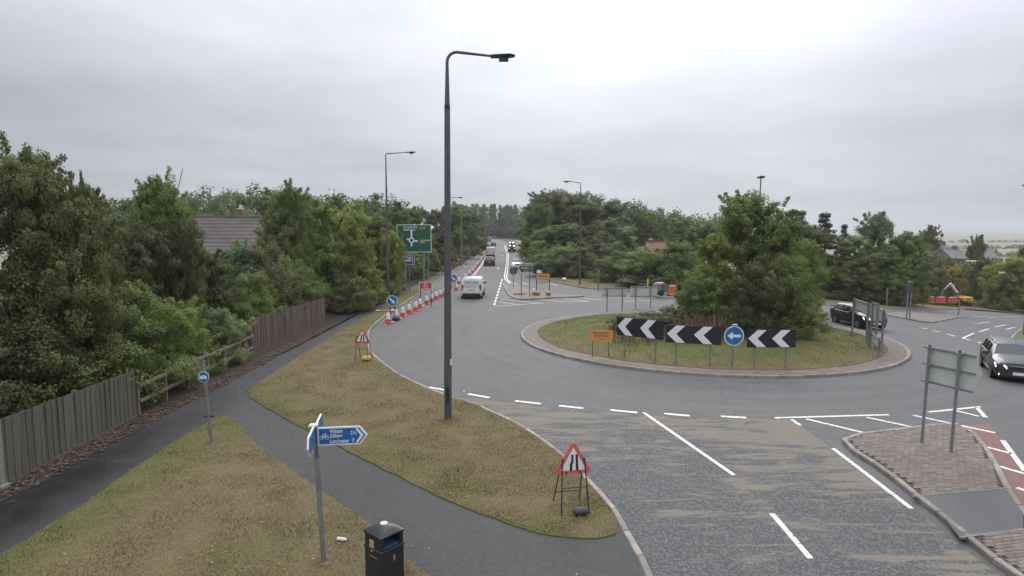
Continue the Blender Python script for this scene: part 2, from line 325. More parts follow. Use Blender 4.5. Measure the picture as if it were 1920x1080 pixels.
# ------------------------------------------------------------------ mesh helpers
def tag(o, label=None, cat=None, group=None, kind=None):
    if label: o['label'] = label
    if cat: o['category'] = cat
    if group: o['group'] = group
    if kind: o['kind'] = kind
    return o
def thing(name, label, cat, loc=(0, 0, 0), rz=0.0, group=None, kind=None, tilt=(0, 0)):
    o = bpy.data.objects.new(name, None); C.objects.link(o)
    o.empty_display_size = 0.2; o.location = (loc[0], loc[1], loc[2] + gtilt(loc[0])); o.rotation_euler = (tilt[0], tilt[1], rz)
    return tag(o, label, cat, group, kind)
def link(name, me, parent=None, loc=(0, 0, 0), rot=(0, 0, 0), scale=None):
    o = bpy.data.objects.new(name, me); C.objects.link(o)
    o.location = loc if parent else (loc[0], loc[1], loc[2] + gtilt(loc[0])); o.rotation_euler = rot
    if scale: o.scale = scale
    if parent: o.parent = parent
    return o
def copy_tree(o, parent=None):
    c = o.copy(); C.objects.link(c); c.parent = parent
    for ch in list(o.children): copy_tree(ch, c)
    return c
class MB:
    def __init__(s): s.v = []; s.f = []; s.m = []
    def add(s, vs, fs, mat=0):
        k = len(s.v); s.v += [tuple(p) for p in vs]
        for f in fs: s.f.append([i + k for i in f]); s.m.append(mat)
    def box(s, c, d, rz=0.0, rx=0.0, ry=0.0, mat=0, ch=0.0):
        x, y, z = d[0] / 2, d[1] / 2, d[2] / 2
        if ch:
            h = ch
            vs = [(-x + h, -y + h, z), (x - h, -y + h, z), (x - h, y - h, z), (-x + h, y - h, z),
                  (-x, -y, z - h), (x, -y, z - h), (x, y, z - h), (-x, y, z - h), (-x, -y, -z), (x, -y, -z), (x, y, -z), (-x, y, -z)]
            fs = [(0, 1, 2, 3)] + [(4 + i, 4 + (i + 1) % 4, (i + 1) % 4, i) for i in range(4)] + [(8 + i, 8 + (i + 1) % 4, 4 + (i + 1) % 4, 4 + i) for i in range(4)] + [(11, 10, 9, 8)]
        else:
            vs = [(-x, -y, -z), (x, -y, -z), (x, y, -z), (-x, y, -z), (-x, -y, z), (x, -y, z), (x, y, z), (-x, y, z)]
            fs = [(3, 2, 1, 0), (4, 5, 6, 7), (0, 1, 5, 4), (1, 2, 6, 5), (2, 3, 7, 6), (3, 0, 4, 7)]
        mt = Matrix.Translation(c) @ Matrix.Rotation(rz, 4, 'Z') @ Matrix.Rotation(ry, 4, 'Y') @ Matrix.Rotation(rx, 4, 'X')
        s.add([mt @ Vector(p) for p in vs], fs, mat); return s
    def plate(s, poly, y0, y1, mat=0):
        """outline in x,z extruded from y0 to y1"""
        n = len(poly); a = sum(poly[i][0] * poly[(i + 1) % n][1] - poly[(i + 1) % n][0] * poly[i][1] for i in range(n))
        if a < 0: poly = poly[::-1]
        vs = [(x, y0, z) for x, z in poly] + [(x, y1, z) for x, z in poly]
        s.add(vs, [list(range(n)), list(range(2 * n - 1, n - 1, -1))] + [[(i + 1) % n, i, n + i, n + (i + 1) % n] for i in range(n)], mat); return s
    def prism(s, poly, z0, z1, mat=0):
        n = len(poly); a = sum(poly[i][0] * poly[(i + 1) % n][1] - poly[(i + 1) % n][0] * poly[i][1] for i in range(n))
        if a < 0: poly = poly[::-1]
        vs = [(x, y, z0) for x, y in poly] + [(x, y, z1) for x, y in poly]
        s.add(vs, [list(range(n))[::-1], list(range(n, 2 * n))] + [[i, (i + 1) % n, n + (i + 1) % n, n + i] for i in range(n)], mat); return s
    def tube(s, pts, rad, n=8, mat=0, cap=True):
        pts = [Vector(p) for p in pts]
        if not hasattr(rad, '__len__'): rad = [rad] * len(pts)
        rings = []; ref = None
        for i, p in enumerate(pts):
            d = (pts[min(i + 1, len(pts) - 1)] - pts[max(i - 1, 0)]).normalized()
            if ref is None: ref = Vector((1, 0, 0)) if abs(d.x) < 0.8 else Vector((0, 1, 0))
            a = (ref - d * ref.dot(d)).normalized(); b = d.cross(a); ref = a
            rings.append([p + (a * math.cos(2 * math.pi * k / n) + b * math.sin(2 * math.pi * k / n)) * rad[i] for k in range(n)])
        vs = [q for r in rings for q in r]; fs = []
        for i in range(len(pts) - 1):
            for k in range(n): fs.append((i * n + k, i * n + (k + 1) % n, (i + 1) * n + (k + 1) % n, (i + 1) * n + k))
        if cap: fs += [tuple(range(n))[::-1], tuple(range((len(pts) - 1) * n, len(pts) * n))]
        s.add(vs, fs, mat); return s
    def lathe(s, prof, n=16, c=(0, 0, 0), axis='Z', mat=0):
        vs = []; fs = []
        for r, z in prof:
            for k in range(n):
                a = 2 * math.pi * k / n; p = (r * math.cos(a), r * math.sin(a), z)
                if axis == 'Y': p = (p[0], p[2], p[1])
                if axis == 'X': p = (p[2], p[0], p[1])
                vs.append((p[0] + c[0], p[1] + c[1], p[2] + c[2]))
        for i in range(len(prof) - 1):
            for k in range(n):
                q = (i * n + k, i * n + (k + 1) % n, (i + 1) * n + (k + 1) % n, (i + 1) * n + k)
                fs.append(q[::-1] if axis == 'Y' else q)
        s.add(vs, fs, mat); return s
    def mesh(s, name, mats, smooth=None):
        me = bpy.data.meshes.new(name); me.from_pydata(s.v, [], s.f)
        for m in (mats if isinstance(mats, (list, tuple)) else [mats]): me.materials.append(M[m])
        if any(s.m): me.polygons.foreach_set('material_index', s.m)
        if smooth:
            me.polygons.foreach_set('use_smooth', [True] * len(me.polygons)); me.set_sharp_from_angle(angle=R(smooth))
        me.update(); return me
    def build(s, name, mats, parent=None, loc=(0, 0, 0), rot=(0, 0, 0), smooth=None):
        return link(name, s.mesh(name, mats, smooth), parent, loc, rot)
def np_mesh(name, V, F, mat, tint=None, smooth=False):
    """V (n,3), F (m,k) arrays -> mesh"""
    me = bpy.data.meshes.new(name); k = F.shape[1]
    me.vertices.add(len(V)); me.vertices.foreach_set('co', V.astype(np.float32).ravel())
    me.loops.add(F.size); me.loops.foreach_set('vertex_index', F.astype(np.int32).ravel())
    me.polygons.add(len(F)); me.polygons.foreach_set('loop_start', np.arange(0, F.size, k, dtype=np.int32))
    try: me.polygons.foreach_set('loop_total', np.full(len(F), k, dtype=np.int32))
    except Exception: pass
    if tint is not None:
        a = me.attributes.new('tint', 'FLOAT', 'POINT'); a.data.foreach_set('value', tint.astype(np.float32))
    me.materials.append(M[mat]); me.update(calc_edges=True)
    if smooth: me.polygons.foreach_set('use_smooth', [True] * len(me.polygons))
    return me
def text(name, body, size, mat, parent, loc, rot=(R(90), 0, 0), align='LEFT', sx=1.0):
    cu = bpy.data.curves.new(name, 'FONT'); cu.body = body; cu.size = size; cu.extrude = 0.0015
    cu.align_x = align; cu.align_y = 'CENTER'; cu.materials.append(M[mat]); cu.offset = size * 0.012
    tmp = bpy.data.objects.new('tmp', cu); C.objects.link(tmp); bpy.context.view_layer.update()
    me = bpy.data.meshes.new_from_object(tmp.evaluated_get(bpy.context.evaluated_depsgraph_get())); me.name = name
    bpy.data.objects.remove(tmp)
    return link(name, me, parent, loc, rot, (sx, 1, 1))
def spline(pts, step=0.5, closed=False):
    """Catmull-Rom through pts, resampled evenly"""
    P = [np.array(p[:2], float) for p in pts]; n = len(P); out = []
    segs = n if closed else n - 1
    for i in range(segs):
        p1, p2 = P[i], P[(i + 1) % n]
        p0 = P[(i - 1) % n] if (closed or i > 0) else 2 * p1 - p2
        p3 = P[(i + 2) % n] if (closed or i + 2 < n) else 2 * p2 - p1
        k = max(4, int(np.linalg.norm(p2 - p1) / (step * 0.25)))
        k = min(k, 80)
        for j in range(k):
            t = j / k
            out.append(0.5 * (2 * p1 + (p2 - p0) * t + (2 * p0 - 5 * p1 + 4 * p2 - p3) * t * t + (3 * p1 - p0 - 3 * p2 + p3) * t ** 3))
    out.append(P[0] if closed else P[-1])
    out = np.array(out); d = np.r_[0, np.cumsum(np.linalg.norm(np.diff(out, axis=0), axis=1))]
    m = max(2, int(round(d[-1] / step))); s = np.linspace(0, d[-1], m + 1)
    r = np.c_[np.interp(s, d, out[:, 0]), np.interp(s, d, out[:, 1])]
    return [tuple(p) for p in (r[:-1] if closed else r)]
def px(*pts, z=0.0): return [G(u, v, z) for u, v in pts]

def inside(poly, P):
    P = np.asarray(P, float); x, y = P[:, 0], P[:, 1]; n = len(poly); r = np.zeros(len(P), bool)
    for i in range(n):
        x1, y1 = poly[i]; x2, y2 = poly[(i + 1) % n]
        if y1 == y2: continue
        c = ((y1 > y) != (y2 > y)) & (x < (x2 - x1) * (y - y1) / (y2 - y1) + x1)
        r ^= c
    return r
def seg_dist(P, line):
    P = np.asarray(P, float); d = np.full(len(P), 1e9)
    for a, b in zip(line[:-1], line[1:]):
        a = np.array(a); b = np.array(b); ab = b - a
        t = np.clip(((P - a) @ ab) / max(ab @ ab, 1e-9), 0, 1)
        d = np.minimum(d, np.linalg.norm(P - (a + t[:, None] * ab), axis=1))
    return d
def area(name, poly, z, mat, step=None, skirt=0.0, attrs=None, zf=None, kind='structure', smooth=False, parent=None):
    """a sheet filling the outline, optionally gridded, with a skirt down its edge"""
    poly = [tuple(p) for p in poly]; pts = list(poly)
    if step:
        a = np.array(poly); xs = np.arange(a[:, 0].min(), a[:, 0].max(), step); ys = np.arange(a[:, 1].min(), a[:, 1].max(), step)
        g = np.stack(np.meshgrid(xs, ys), -1).reshape(-1, 2); g = g + np.random.default_rng(3).uniform(-.25, .25, g.shape) * step
        g = g[inside(poly, g)]
        g = g[seg_dist(g, poly + [poly[0]]) > step * 0.4]
        pts += [tuple(p) for p in g]
    n = len(poly)
    vo, eo, fo, *_ = delaunay_2d_cdt([Vector(p) for p in pts], [(i, (i + 1) % n) for i in range(n)], [], 1, 1e-5)
    V = np.array([(v.x, v.y) for v in vo]); Z = np.full(len(V), z) if zf is None else z + zf(V)
    Z = Z + np.array([gtilt(x) for x in V[:, 0]])
    verts = [(x, y, zz) for (x, y), zz in zip(V, Z)]; faces = []
    for f in fo:
        a, b, c = (V[i] for i in f[:3]); cr = (b[0] - a[0]) * (c[1] - a[1]) - (b[1] - a[1]) * (c[0] - a[0])
        faces.append(list(f) if cr > 0 else list(f)[::-1])
    nv = len(verts)
    if skirt:
        pz = np.full(n, z) if zf is None else z + zf(np.array(poly))
        pz = pz + np.array([gtilt(p[0]) for p in poly])
        top = [(p[0], p[1], float(q)) for p, q in zip(poly, pz)]; bot = [(p[0], p[1], float(q) - skirt) for p, q in zip(poly, pz)]
        verts += top + bot
        ar = sum(poly[i][0] * poly[(i + 1) % n][1] - poly[(i + 1) % n][0] * poly[i][1] for i in range(n))
        for i in range(n):
            j = (i + 1) % n; q = [nv + i, nv + j, nv + n + j, nv + n + i]
            faces.append(q[::-1] if ar > 0 else q)
    me = bpy.data.meshes.new(name); me.from_pydata(verts, [], faces); me.materials.append(M[mat])
    for k, fn in (attrs or {}).items():
        at = me.attributes.new(k, 'FLOAT', 'POINT'); P = np.array([v[:2] for v in verts]); at.data.foreach_set('value', fn(P).astype(np.float32))
    if smooth: me.polygons.foreach_set('use_smooth', [True] * len(me.polygons))
    me.update(); o = link(name, me, parent)
    if kind and not parent: o['kind'] = kind
    return o
def kerb(line, z=0.0, h=0.11, wd=0.13, step=0.915, name='kerb', closed=False, mat='kerb', side=1, flat=False):
    """row of kerb stones along a line (the road face of the stones is on the line)"""
    root = thing(name, None, None, kind='structure')
    pts = spline(line, step, closed); n = len(pts)
    me = MB().box((0, 0, 0), (1, wd, h + 0.12), ch=0.018).mesh('kerb_stone', mat)
    for i in range(n if closed else n - 1):
        a = Vector(pts[i]); b = Vector(pts[(i + 1) % n]); d = b - a; c = (a + b) / 2
        nrm = Vector((-d.y, d.x)).normalized() * side
        zz = (z(c) if callable(z) else z) + (0.0 if flat else gtilt(c.x))
        link('kerb_stone', me, root, (c.x + nrm.x * wd / 2, c.y + nrm.y * wd / 2, zz + h / 2 - 0.06 + random.uniform(-.003, .003)), (0, random.uniform(-.004, .004) - (0.0 if flat else (gtilt(b.x) - gtilt(a.x)) / max(d.length, .01)), math.atan2(d.y, d.x) + random.uniform(-.004, .004)), (d.length - 0.022, 1, 1))
    return root

# ------------------------------------------------------------------ the ground
def rise(Y): return max(0.0, min(1.0, (Y - 170) / 150)) * 1.9 + max(0.0, Y - 320) * 0.004
def terr(x, y):
    z = rise(y) if y > 170 else 0.0
    k = max(0.0, min(1.0, (x - 36) / 40)) * max(0.0, min(1.0, (y - 52) / 60)); k = k * k * (3 - 2 * k)
    z = z * (1 - k) - 5.0 * k
    r = math.hypot(x, y)
    if r > 1500: z += (r - 1500) / 1500 * 9 * k
    return z
xs = np.unique(np.r_[np.linspace(-4000, -200, 14), np.linspace(-200, 220, 61), np.linspace(220, 4000, 20)])
ys = np.unique(np.r_[np.linspace(-300, 0, 6), np.linspace(0, 420, 61), np.linspace(420, 4500, 22)])
V = np.array([(x, y, terr(x, y) + gtilt(x) - 0.35) for y in ys for x in xs]); nx = len(xs)
F = np.array([(j * nx + i, j * nx + i + 1, (j + 1) * nx + i + 1, (j + 1) * nx + i) for j in range(len(ys) - 1) for i in range(nx - 1)])
tag(link('ground', np_mesh('ground', V, F, 'field', smooth=True)), kind='structure')

# near kerb line of the left verge (from the bottom of the view round to the road ahead)
K_NEAR = [(2.35, 2.0), (2.35, 6.0), (2.33, 9.0), (2.3, 10.3), (2.22, 11.1), (2.16, 11.9), (2.05, 12.5), (1.8, 13.5), (1.55, 14.5), (1.2, 15.5), (0.7, 16.7), (0.1, 17.9), (-0.4, 18.6), (-1.1, 19.7),
          (-1.75, 20.4), (-2.5, 21.2), (-3.4, 22.4), (-4.6, 24.3), (-6.1, 27.4), (-6.8, 29.2), (-7.5, 31.9), (-8.25, 35.6), (-8.6, 42.1), (-8.62, 51.5), (-8.6, 76), (-8.6, 108)]
K_FAR = [(-8.6, 108), (-9.0, 150), (-10.2, 194), (-12.5, 250), (-16, 310), (-22, 360)]
R_EDGE = [(-14, 385), (-7.5, 345), (-3.5, 300), (-0.6, 250), (1.5, 170), (2.6, 117.5), (3.4, 86.4), (4.5, 73.7), (5.6, 68.3), (6.6, 64.6), (7.7, 62.2), (8.9, 60.9), (13.5, 56.2), (18.5, 52.0), *px((1530, 571.5), (1640, 577), (1760, 580.5), (1920, 585.5)), (75, 62), (110, 60)]
kn = spline(K_NEAR, 0.5); kf = spline(K_FAR, 6.0)
redge = spline(R_EDGE, 2.0)
road_poly = kn + kf[1:] + redge + [(110, -10), (2.3, -10)]
def rz_(P): return np.array([rise(y) for _, y in P])
# the sheet is split so the flat junction stays simple
area('road', road_poly, 0.0, 'asphalt', step=1.3, zf=rz_)

# left footway + verges (raised)
FENCE_X = -11.5
fw_poly = kn[:-1] + [(-8.6, 107.5), (-10.4, 107.5), (-10.45, 60), (-10.6, 30), (-10.6, 24), (-10.5, 18), (-10.7, 10), (-10.9, 2)]
fw_in = spline([(p[0] - 0.13, p[1]) for p in K_NEAR[:5]] + [(p[0] - 0.10, p[1] - 0.09) for p in K_NEAR[5:19]] + [(p[0] - 0.13, p[1]) for p in K_NEAR[19:]], 0.5)
fw_poly = fw_in[:-1] + [(-8.7, 107.5), (-10.4, 107.5), (-10.45, 60), (-10.6, 30), (-10.75, 24), (-10.85, 18), (-10.9, 10), (-10.9, 2)]
area('footpath', fw_poly, 0.092, 'footway', step=0.8, skirt=0.5, attrs={'shade_tint': lambda P: np.clip((-8.6 - P[:, 0]) * 0.9, 0, 1) * np.interp(P[:, 1], [10, 13, 15.5, 19, 22, 30, 50], [1, 1, .9, .5, .32, .24, .1])})  # mask of the shade painted on the tarmac, deepest at the near left
random.seed(5)
def ragged(line, amp=0.05, step=0.22):
    out = []
    for p in spline(line, step):
        q = Vector((p[0] * 1.3, p[1] * 1.3, 0)); out.append((p[0] + mnoise.noise(q * 1.7) * amp + mnoise.noise(q * 6) * amp * .5, p[1] + mnoise.noise(q * 1.7 + Vector((9, 4, 2))) * amp))
    return out
# lower-left triangle of grass
G1_left = [(-8.8, 2), (-8.85, 7), (-8.9, 10.3), (-8.85, 12.3), (-8.95, 13.5), (-9.05, 15.4), (-9.03, 17.3), (-8.98, 18.2)]
G1_right = [(-8.75, 18.35), (-7.9, 17.4), (-6.9, 16.0), (-5.6, 14.5), (-4.3, 13.1), (-3.6, 12.3), (-2.9, 11.6), (-1.9, 10.2), (-0.8, 8.9), (-0.3, 7.5), (-0.2, 2)]
g1 = ragged(G1_left) + ragged(G1_right)
V2_low = [(-9.45, 21.4), (-8.75, 20.3), (-7.7, 19.05), (-6.3, 17.5), (-4.5, 15.6), (-3.1, 14.2), (-1.9, 12.95), (-1.1, 12.2), (-0.4, 11.65), (0.4, 11.05), (1.0, 10.85), (1.5, 10.82), (2.0, 10.98), (2.08, 11.1)]
V2_left = [(-8.75, 100), (-9.6, 78), (-9.75, 60), (-9.85, 47), (-9.8, 39.8), (-9.7, 30), (-9.65, 27.5), (-9.5, 23), (-9.45, 21.4)]
k_in = [p for p in fw_in if 11.15 < p[1] < 99]
v2 = ragged(V2_left[:-1]) + ragged(V2_low)[:-1] + [(p[0] - 0.02, p[1]) for p in k_in] + [(-8.74, 99.5)]
def green1(P): return np.clip(0.75 - seg_dist(P, G1_left) * 0.55, -0.2, 0.75) + np.clip(0.35 - seg_dist(P, G1_right) * 0.5, 0, 0.3)
def green2(P): return np.clip(0.42 - seg_dist(P, V2_low) * 0.5, -0.12, 0.4) + np.clip((P[:, 1] - 24) * 0.03, 0, 0.5) + np.clip(0.3 - np.hypot(P[:, 0] + 5.5, P[:, 1] - 25) * 0.12, 0, .3)
area('grass_verge', g1, 0.112, 'turf', step=0.7, skirt=0.06, attrs={'green': green1})
area('grass_verge', v2, 0.115, 'turf', step=0.8, skirt=0.06, attrs={'green': green2})
kerb(K_NEAR, side=1)
kerb([(-8.6, 108), (-8.9, 140)], side=1)
# soil strip with leaf litter along the fence, and the ground behind it
lit = ragged([(-10.7, 2), (-10.65, 10), (-10.6, 13), (-10.65, 15.5), (-10.7, 18), (-10.65, 21), (-10.6, 25), (-10.7, 30), (-10.7, 40), (-10.55, 60), (-10.4, 107)], 0.12, 0.4)
area('soil_strip', lit + [(-12.2, 107), (-12.2, 2)], 0.104, 'leaf_litter', step=3.0)
area('scrub_ground', [(-12.2, 2), (-12.2, 107), (-12.5, 150), (-16, 250), (-70, 250), (-70, 2)], 0.108, 'scrub_floor', step=12, skirt=0.6, zf=rz_)
# grass banks either side of the road ahead
area('scrub_ground', [(-8.75, 108), (-9.15, 150), (-10.4, 194), (-12.7, 250), (-16.2, 310), (-22.2, 360), (-60, 360), (-60, 251), (-16, 251), (-12.5, 150), (-12.2, 108)], 0.1, 'scrub_floor', step=10, skirt=0.6, zf=rz_)
re_in = [(p[0] + 0.14, p[1] + 0.14) for p in redge]
far_edge = [p for p in re_in if p[1] < 345]
far_back = [(110, 66), (75, 69), (58, 70.5), (46, 69.5), (36, 66.5), (30, 63.5), (22, 62), (16, 64), (12, 69), (9.0, 76), (7.5, 90), (6, 117), (4, 170), (2, 250), (0, 345)]
area('grass_verge', far_edge + far_back, 0.112, 'turf', step=2.5, skirt=0.6, attrs={'green': lambda P: np.clip(0.15 + 0 * P[:, 0], 0, 1)}, zf=rz_)
area('scrub_ground', far_back[:-1][::-1] + [(110, 76), (60, 80), (40, 92), (34, 250)], 0.108, 'scrub_floor', step=8, skirt=0.6, zf=lambda P: np.array([terr(x, y) for x, y in P]))
area('scrub_ground', [(-22.4, 361), (-14, 386), (-7.3, 346), (2, 346), (70, 346), (70, 470), (-90, 470), (-90, 361)], 0.05, 'scrub_floor', step=15, skirt=0.6, zf=rz_)
kerb([p for p in R_EDGE if p[1] < 90][::1], side=1)

# ------------------------------------------------------------------ roundabout
RC = (10.3, 33.45); RO, RI = 9.82, 8.85
def ring(r, n=72, c=RC): return [(c[0] + r * math.cos(2 * math.pi * k / n), c[1] + r * math.sin(2 * math.pi * k / n)) for k in range(n)]
kerb(ring(RO, 60), closed=True, side=1, flat=True, h=0.12, wd=0.14, step=0.95)
area('overrun_apron', ring(RO - 0.13, 120), 0.108, 'joint', step=None, skirt=0.5)
# block paving of the apron: radial courses, one mesh
mb = MB(); random.seed(3)
rr = RI - 0.02; ci = 0
while rr < RO - 0.16:
    n = int(2 * math.pi * rr / 0.215)
    for k in range(n):
        a = 2 * math.pi * (k + 0.5 * (ci % 2)) / n; r2 = rr + 0.052
        mb.box((RC[0] + r2 * math.cos(a), RC[1] + r2 * math.sin(a), 0.100 + random.uniform(-.003, .003)), (0.205, 0.096, 0.05), rz=a + math.pi / 2)
    rr += 0.106; ci += 1
o = mb.build('paving_block', 'paver_mass'); o['kind'] = 'stuff'; o['label'] = 'brown block paving ringing the roundabout'; o['category'] = 'paving'
def dome(P): d = np.hypot(P[:, 0] - RC[0], P[:, 1] - RC[1]) / RI; return 0.42 * np.clip(1 - d ** 2, 0, 1)
isl = [(RC[0] + (RI + mnoise.noise(Vector((math.cos(a) * 3, math.sin(a) * 3, 1))) * 0.16) * math.cos(a), RC[1] + (RI + mnoise.noise(Vector((math.cos(a) * 3, math.sin(a) * 3, 1))) * 0.16) * math.sin(a)) for a in np.linspace(0, 2 * math.pi, 110, endpoint=False)]
area('roundabout_island', isl, 0.145, 'island_turf', step=0.9, skirt=0.1, zf=dome, attrs={'green': lambda P: np.clip(0.35 - np.clip(np.hypot(P[:, 0] - RC[0], P[:, 1] - RC[1]) - 6.6, 0, 2.3) * 0.55 * (P[:, 1] < 33), -1.0, 0.4)}, smooth=True)
def izz(x, y): d = math.hypot(x - RC[0], y - RC[1]) / RI; return 0.145 + 0.42 * max(0, 1 - d * d)

# ------------------------------------------------------------------ splitter island on the road ahead
SI = spline([(-1.0, 66.2), (-0.62, 59.6), (-0.2, 54.8), (0.5, 52.1), (1.6, 51.8), (3.4, 53.0), (6.3, 54.1), (6.35, 54.5), (3.4, 56.2), (1.9, 60), (0.7, 64.3), (-0.35, 68), (-0.85, 68.4)], 0.5, True)
kerb(SI, closed=True, side=1, step=0.9)
area('splitter_island', [(p[0] * 0.97 + 0.05, p[1] * 0.9975 + 0.15) for p in SI], 0.105, 'paver_mass', skirt=0.1)
# far right splitter island
S2 = spline(px((1657, 591), (1700, 599), (1739, 606), (1765, 603), (1790, 597.5), (1812, 595.6), (1787, 592.8), (1718, 588), (1668, 588)), 0.5, True)
kerb(S2, closed=True, side=1, step=0.9)
cx2 = sum(p[0] for p in S2) / len(S2); cy2 = sum(p[1] for p in S2) / len(S2)
area('splitter_island', [(cx2 + (p[0] - cx2) * 0.93, cy2 + (p[1] - cy2) * 0.93) for p in S2], 0.105, 'paver_mass', skirt=0.1)
# small verge at the right edge
v3 = px((1891, 652), (1892, 640), (1905, 624), (1920, 616))
V3 = spline([(v3[0][0] + .6, v3[0][1] - 3)] + v3 + [(v3[3][0] + 4, v3[3][1] + 3), (v3[3][0] + 14, v3[3][1] + 3), (v3[3][0] + 16, v3[3][1] - 10), (v3[0][0] + 8, v3[0][1] - 6)], 0.8, True)
kerb(V3, closed=True, side=-1, step=0.915)
cx3 = sum(p[0] for p in V3) / len(V3); cy3 = sum(p[1] for p in V3) / len(V3)
area('grass_verge', [(cx3 + (p[0] - cx3) * 0.985, cy3 + (p[1] - cy3) * 0.975) for p in V3], 0.112, 'turf', step=1.5, skirt=0.1, attrs={'green': lambda P: 0 * P[:, 0] + 0.3})

# ------------------------------------------------------------------ near traffic island (block paved)
I_OUT = [(9.0, 16.32), (9.28, 16.62), (9.75, 16.8), (10.7, 17.1), (11.9, 17.42), (12.6, 17.7), (13.15, 17.72), (13.2, 17.3), (12.95, 16.6), (12.2, 15.1), (11.2, 13.4), (10.5, 12.1), (9.7, 10.3), (9.2, 8.0), (9.1, 4), (8.2, 4), (8.28, 9), (8.32, 10.3), (8.5, 11.5), (8.65, 12.8), (8.78, 13.7), (8.83, 14.7), (8.82, 15.9)]
io = spline(I_OUT, 0.45, True)
kerb(I_OUT, closed=True, side=-1, step=0.9, h=0.11)
cxi, cyi = 10.6, 14.5
inn = [(p[0] + (0.11 if p[0] < cxi - (17 - p[1]) * 0.16 else -0.11), p[1] - (0.1 if p[1] > 16.2 else 0)) for p in io]
isl_root = area('traffic_island', inn, 0.088, 'joint', skirt=0.1)
PAVE_TOP = lambda x: 13.0 - (x - 8.6) * (-0.19)      # edge between block paving and the crossing panel
def line_y(a, b, x): return a[1] + (b[1] - a[1]) * (x - a[0]) / (b[0] - a[0])
eA, eB = G(1711, 931, .1), G(1889, 915, .1)
fA, fB = G(1800, 1008, .1), G(1920, 992, .1)
bm_me = MB().box((0, 0, 0), (0.192, 0.092, 0.05), ch=0.006).mesh('paving_brick', 'paver')
cand = []; ang = math.atan2(eB[1] - eA[1], eB[0] - eA[0])
ca, sa = math.cos(ang), math.sin(ang)
for j in range(-70, 80):
    for i in range(-40, 40):
        lx, ly = (i + 0.5 * (j % 2)) * 0.2, j * 0.1
        x, y = cxi + ca * lx - sa * ly, cyi + sa * lx + ca * ly
        cand.append((x, y))
cand = np.array(cand); poly_np = inn
ok = inside(poly_np, cand) & (seg_dist(cand, inn + [inn[0]]) > 0.07)
up = np.array([y > line_y(eA, eB, x) + 0.05 for x, y in cand]); low = np.array([y < line_y(fA, fB, x) - 0.05 for x, y in cand])
sel = cand[ok & (up | low)]; sel = sel[np.argsort(np.hypot(sel[:, 0] - 4, sel[:, 1] - 6))]
post_pts = [G(1730, 830, .1), G(1785, 847, .1)]
vis = [p for p in sel if p[0] / p[1] < 0.9 and p[1] > 8.2]
vis.sort(key=lambda p: math.hypot(p[0], p[1]))
for x, y in vis[:300]:
    link('paving_brick', bm_me, isl_root, (x, y, 0.088 + random.uniform(-.003, .003)), (0, 0, ang + random.uniform(-.02, .02)))
mb = MB()
rest = vis[300:] + [p for p in sel if not (p[0] / p[1] < 0.9 and p[1] > 8.2)]
random.seed(11)
groups = [MB() for _ in range(3)]
for x, y in rest: mb.box((x, y, 0.088 + random.uniform(-.003, .003)), (0.192, 0.092, 0.05), rz=ang + random.uniform(-.02, .02), mat=random.randrange(4))
for i, k in enumerate((0.82, 0.95, 1.08, 1.22)): M['paver%d' % i] = pm('paver_tone', tuple(c * k for c in (0.158, 0.126, 0.104)), 0.75, 0.2, 9.0, 0.4, 60, obj=False)
o = mb.build('paving', ['paver0', 'paver1', 'paver2', 'paver3'], isl_root); o['kind'] = 'stuff'
# crossing panel and gutters
cp = [eA, eB, fB, (fB[0] - 0.0, fB[1]), fA]
pan = [p for p in [(eA[0] + 0.02, eA[1]), (eB[0] - 0.05, eB[1] - 0.02), (10.62, 12.3), (fB[0], fB[1] + 0.02), (fA[0] + 0.0, fA[1] + 0.02), (8.72, 12.2)]]
area('crossing_panel', pan, 0.104, 'crossing', kind='structure')
mb = MB(); 
for a, b in ((eA, eB), (fA, fB)): 
    d = Vector((b[0] - a[0], b[1] - a[1])); mb.box(((a[0] + b[0]) / 2, (a[1] + b[1]) / 2, 0.09), (d.length, 0.05, 0.04), rz=math.atan2(d.y, d.x))
o = mb.build('edging_strip', 'kerb'); o['kind'] = 'structure'

# worn buff surfacing on the near approach
ap_left = [(p[0] + 0.06, p[1]) for p in spline(K_NEAR, 0.5) if 2 <= p[1] < 20.8]
gw_line = px((826, 742), (878, 745), (966, 757), (1048, 766), (1144, 774), (1245, 781), (1352, 785), (1453, 786), (1484, 788))
ap = ap_left + gw_line + [(8.5, 15.8), (8.42, 13.5), (8.3, 12.2), (8.2, 9.0), (8.1, 2.0)]
ap = [ap[0]] + [p for q, p in zip(ap, ap[1:]) if math.hypot(p[0] - q[0], p[1] - q[1]) > 0.05]
def buffness(P):
    x, y = P[:, 0], P[:, 1]; dl = seg_dist(P, K_NEAR)
    b = np.interp(y, [2, 10, 13, 15.5, 17.5, 19, 20], [-.045, -.045, -.01, .02, .095, .14, .15])
    b = b + np.clip((x - 7.3) * 0.16, 0, 0.2) * np.interp(y, [11, 13], [0.45, 1]) + 0.14 * np.exp(-((x - 7.2) ** 2 / 1.4 + (y - 16.2) ** 2 / 2.2))
    b = b - 0.28 * np.exp(-(dl / 0.42) ** 2) * (y < 15.5) + 0.02 * (x > 5.2)
    b = b + 0.11 * np.exp(-((x - 5.25) / 0.18) ** 2) * (y < 14) 
    return b
area('buff_surfacing', ap, 0.004, 'buff', step=0.35, attrs={'buff': buffness})
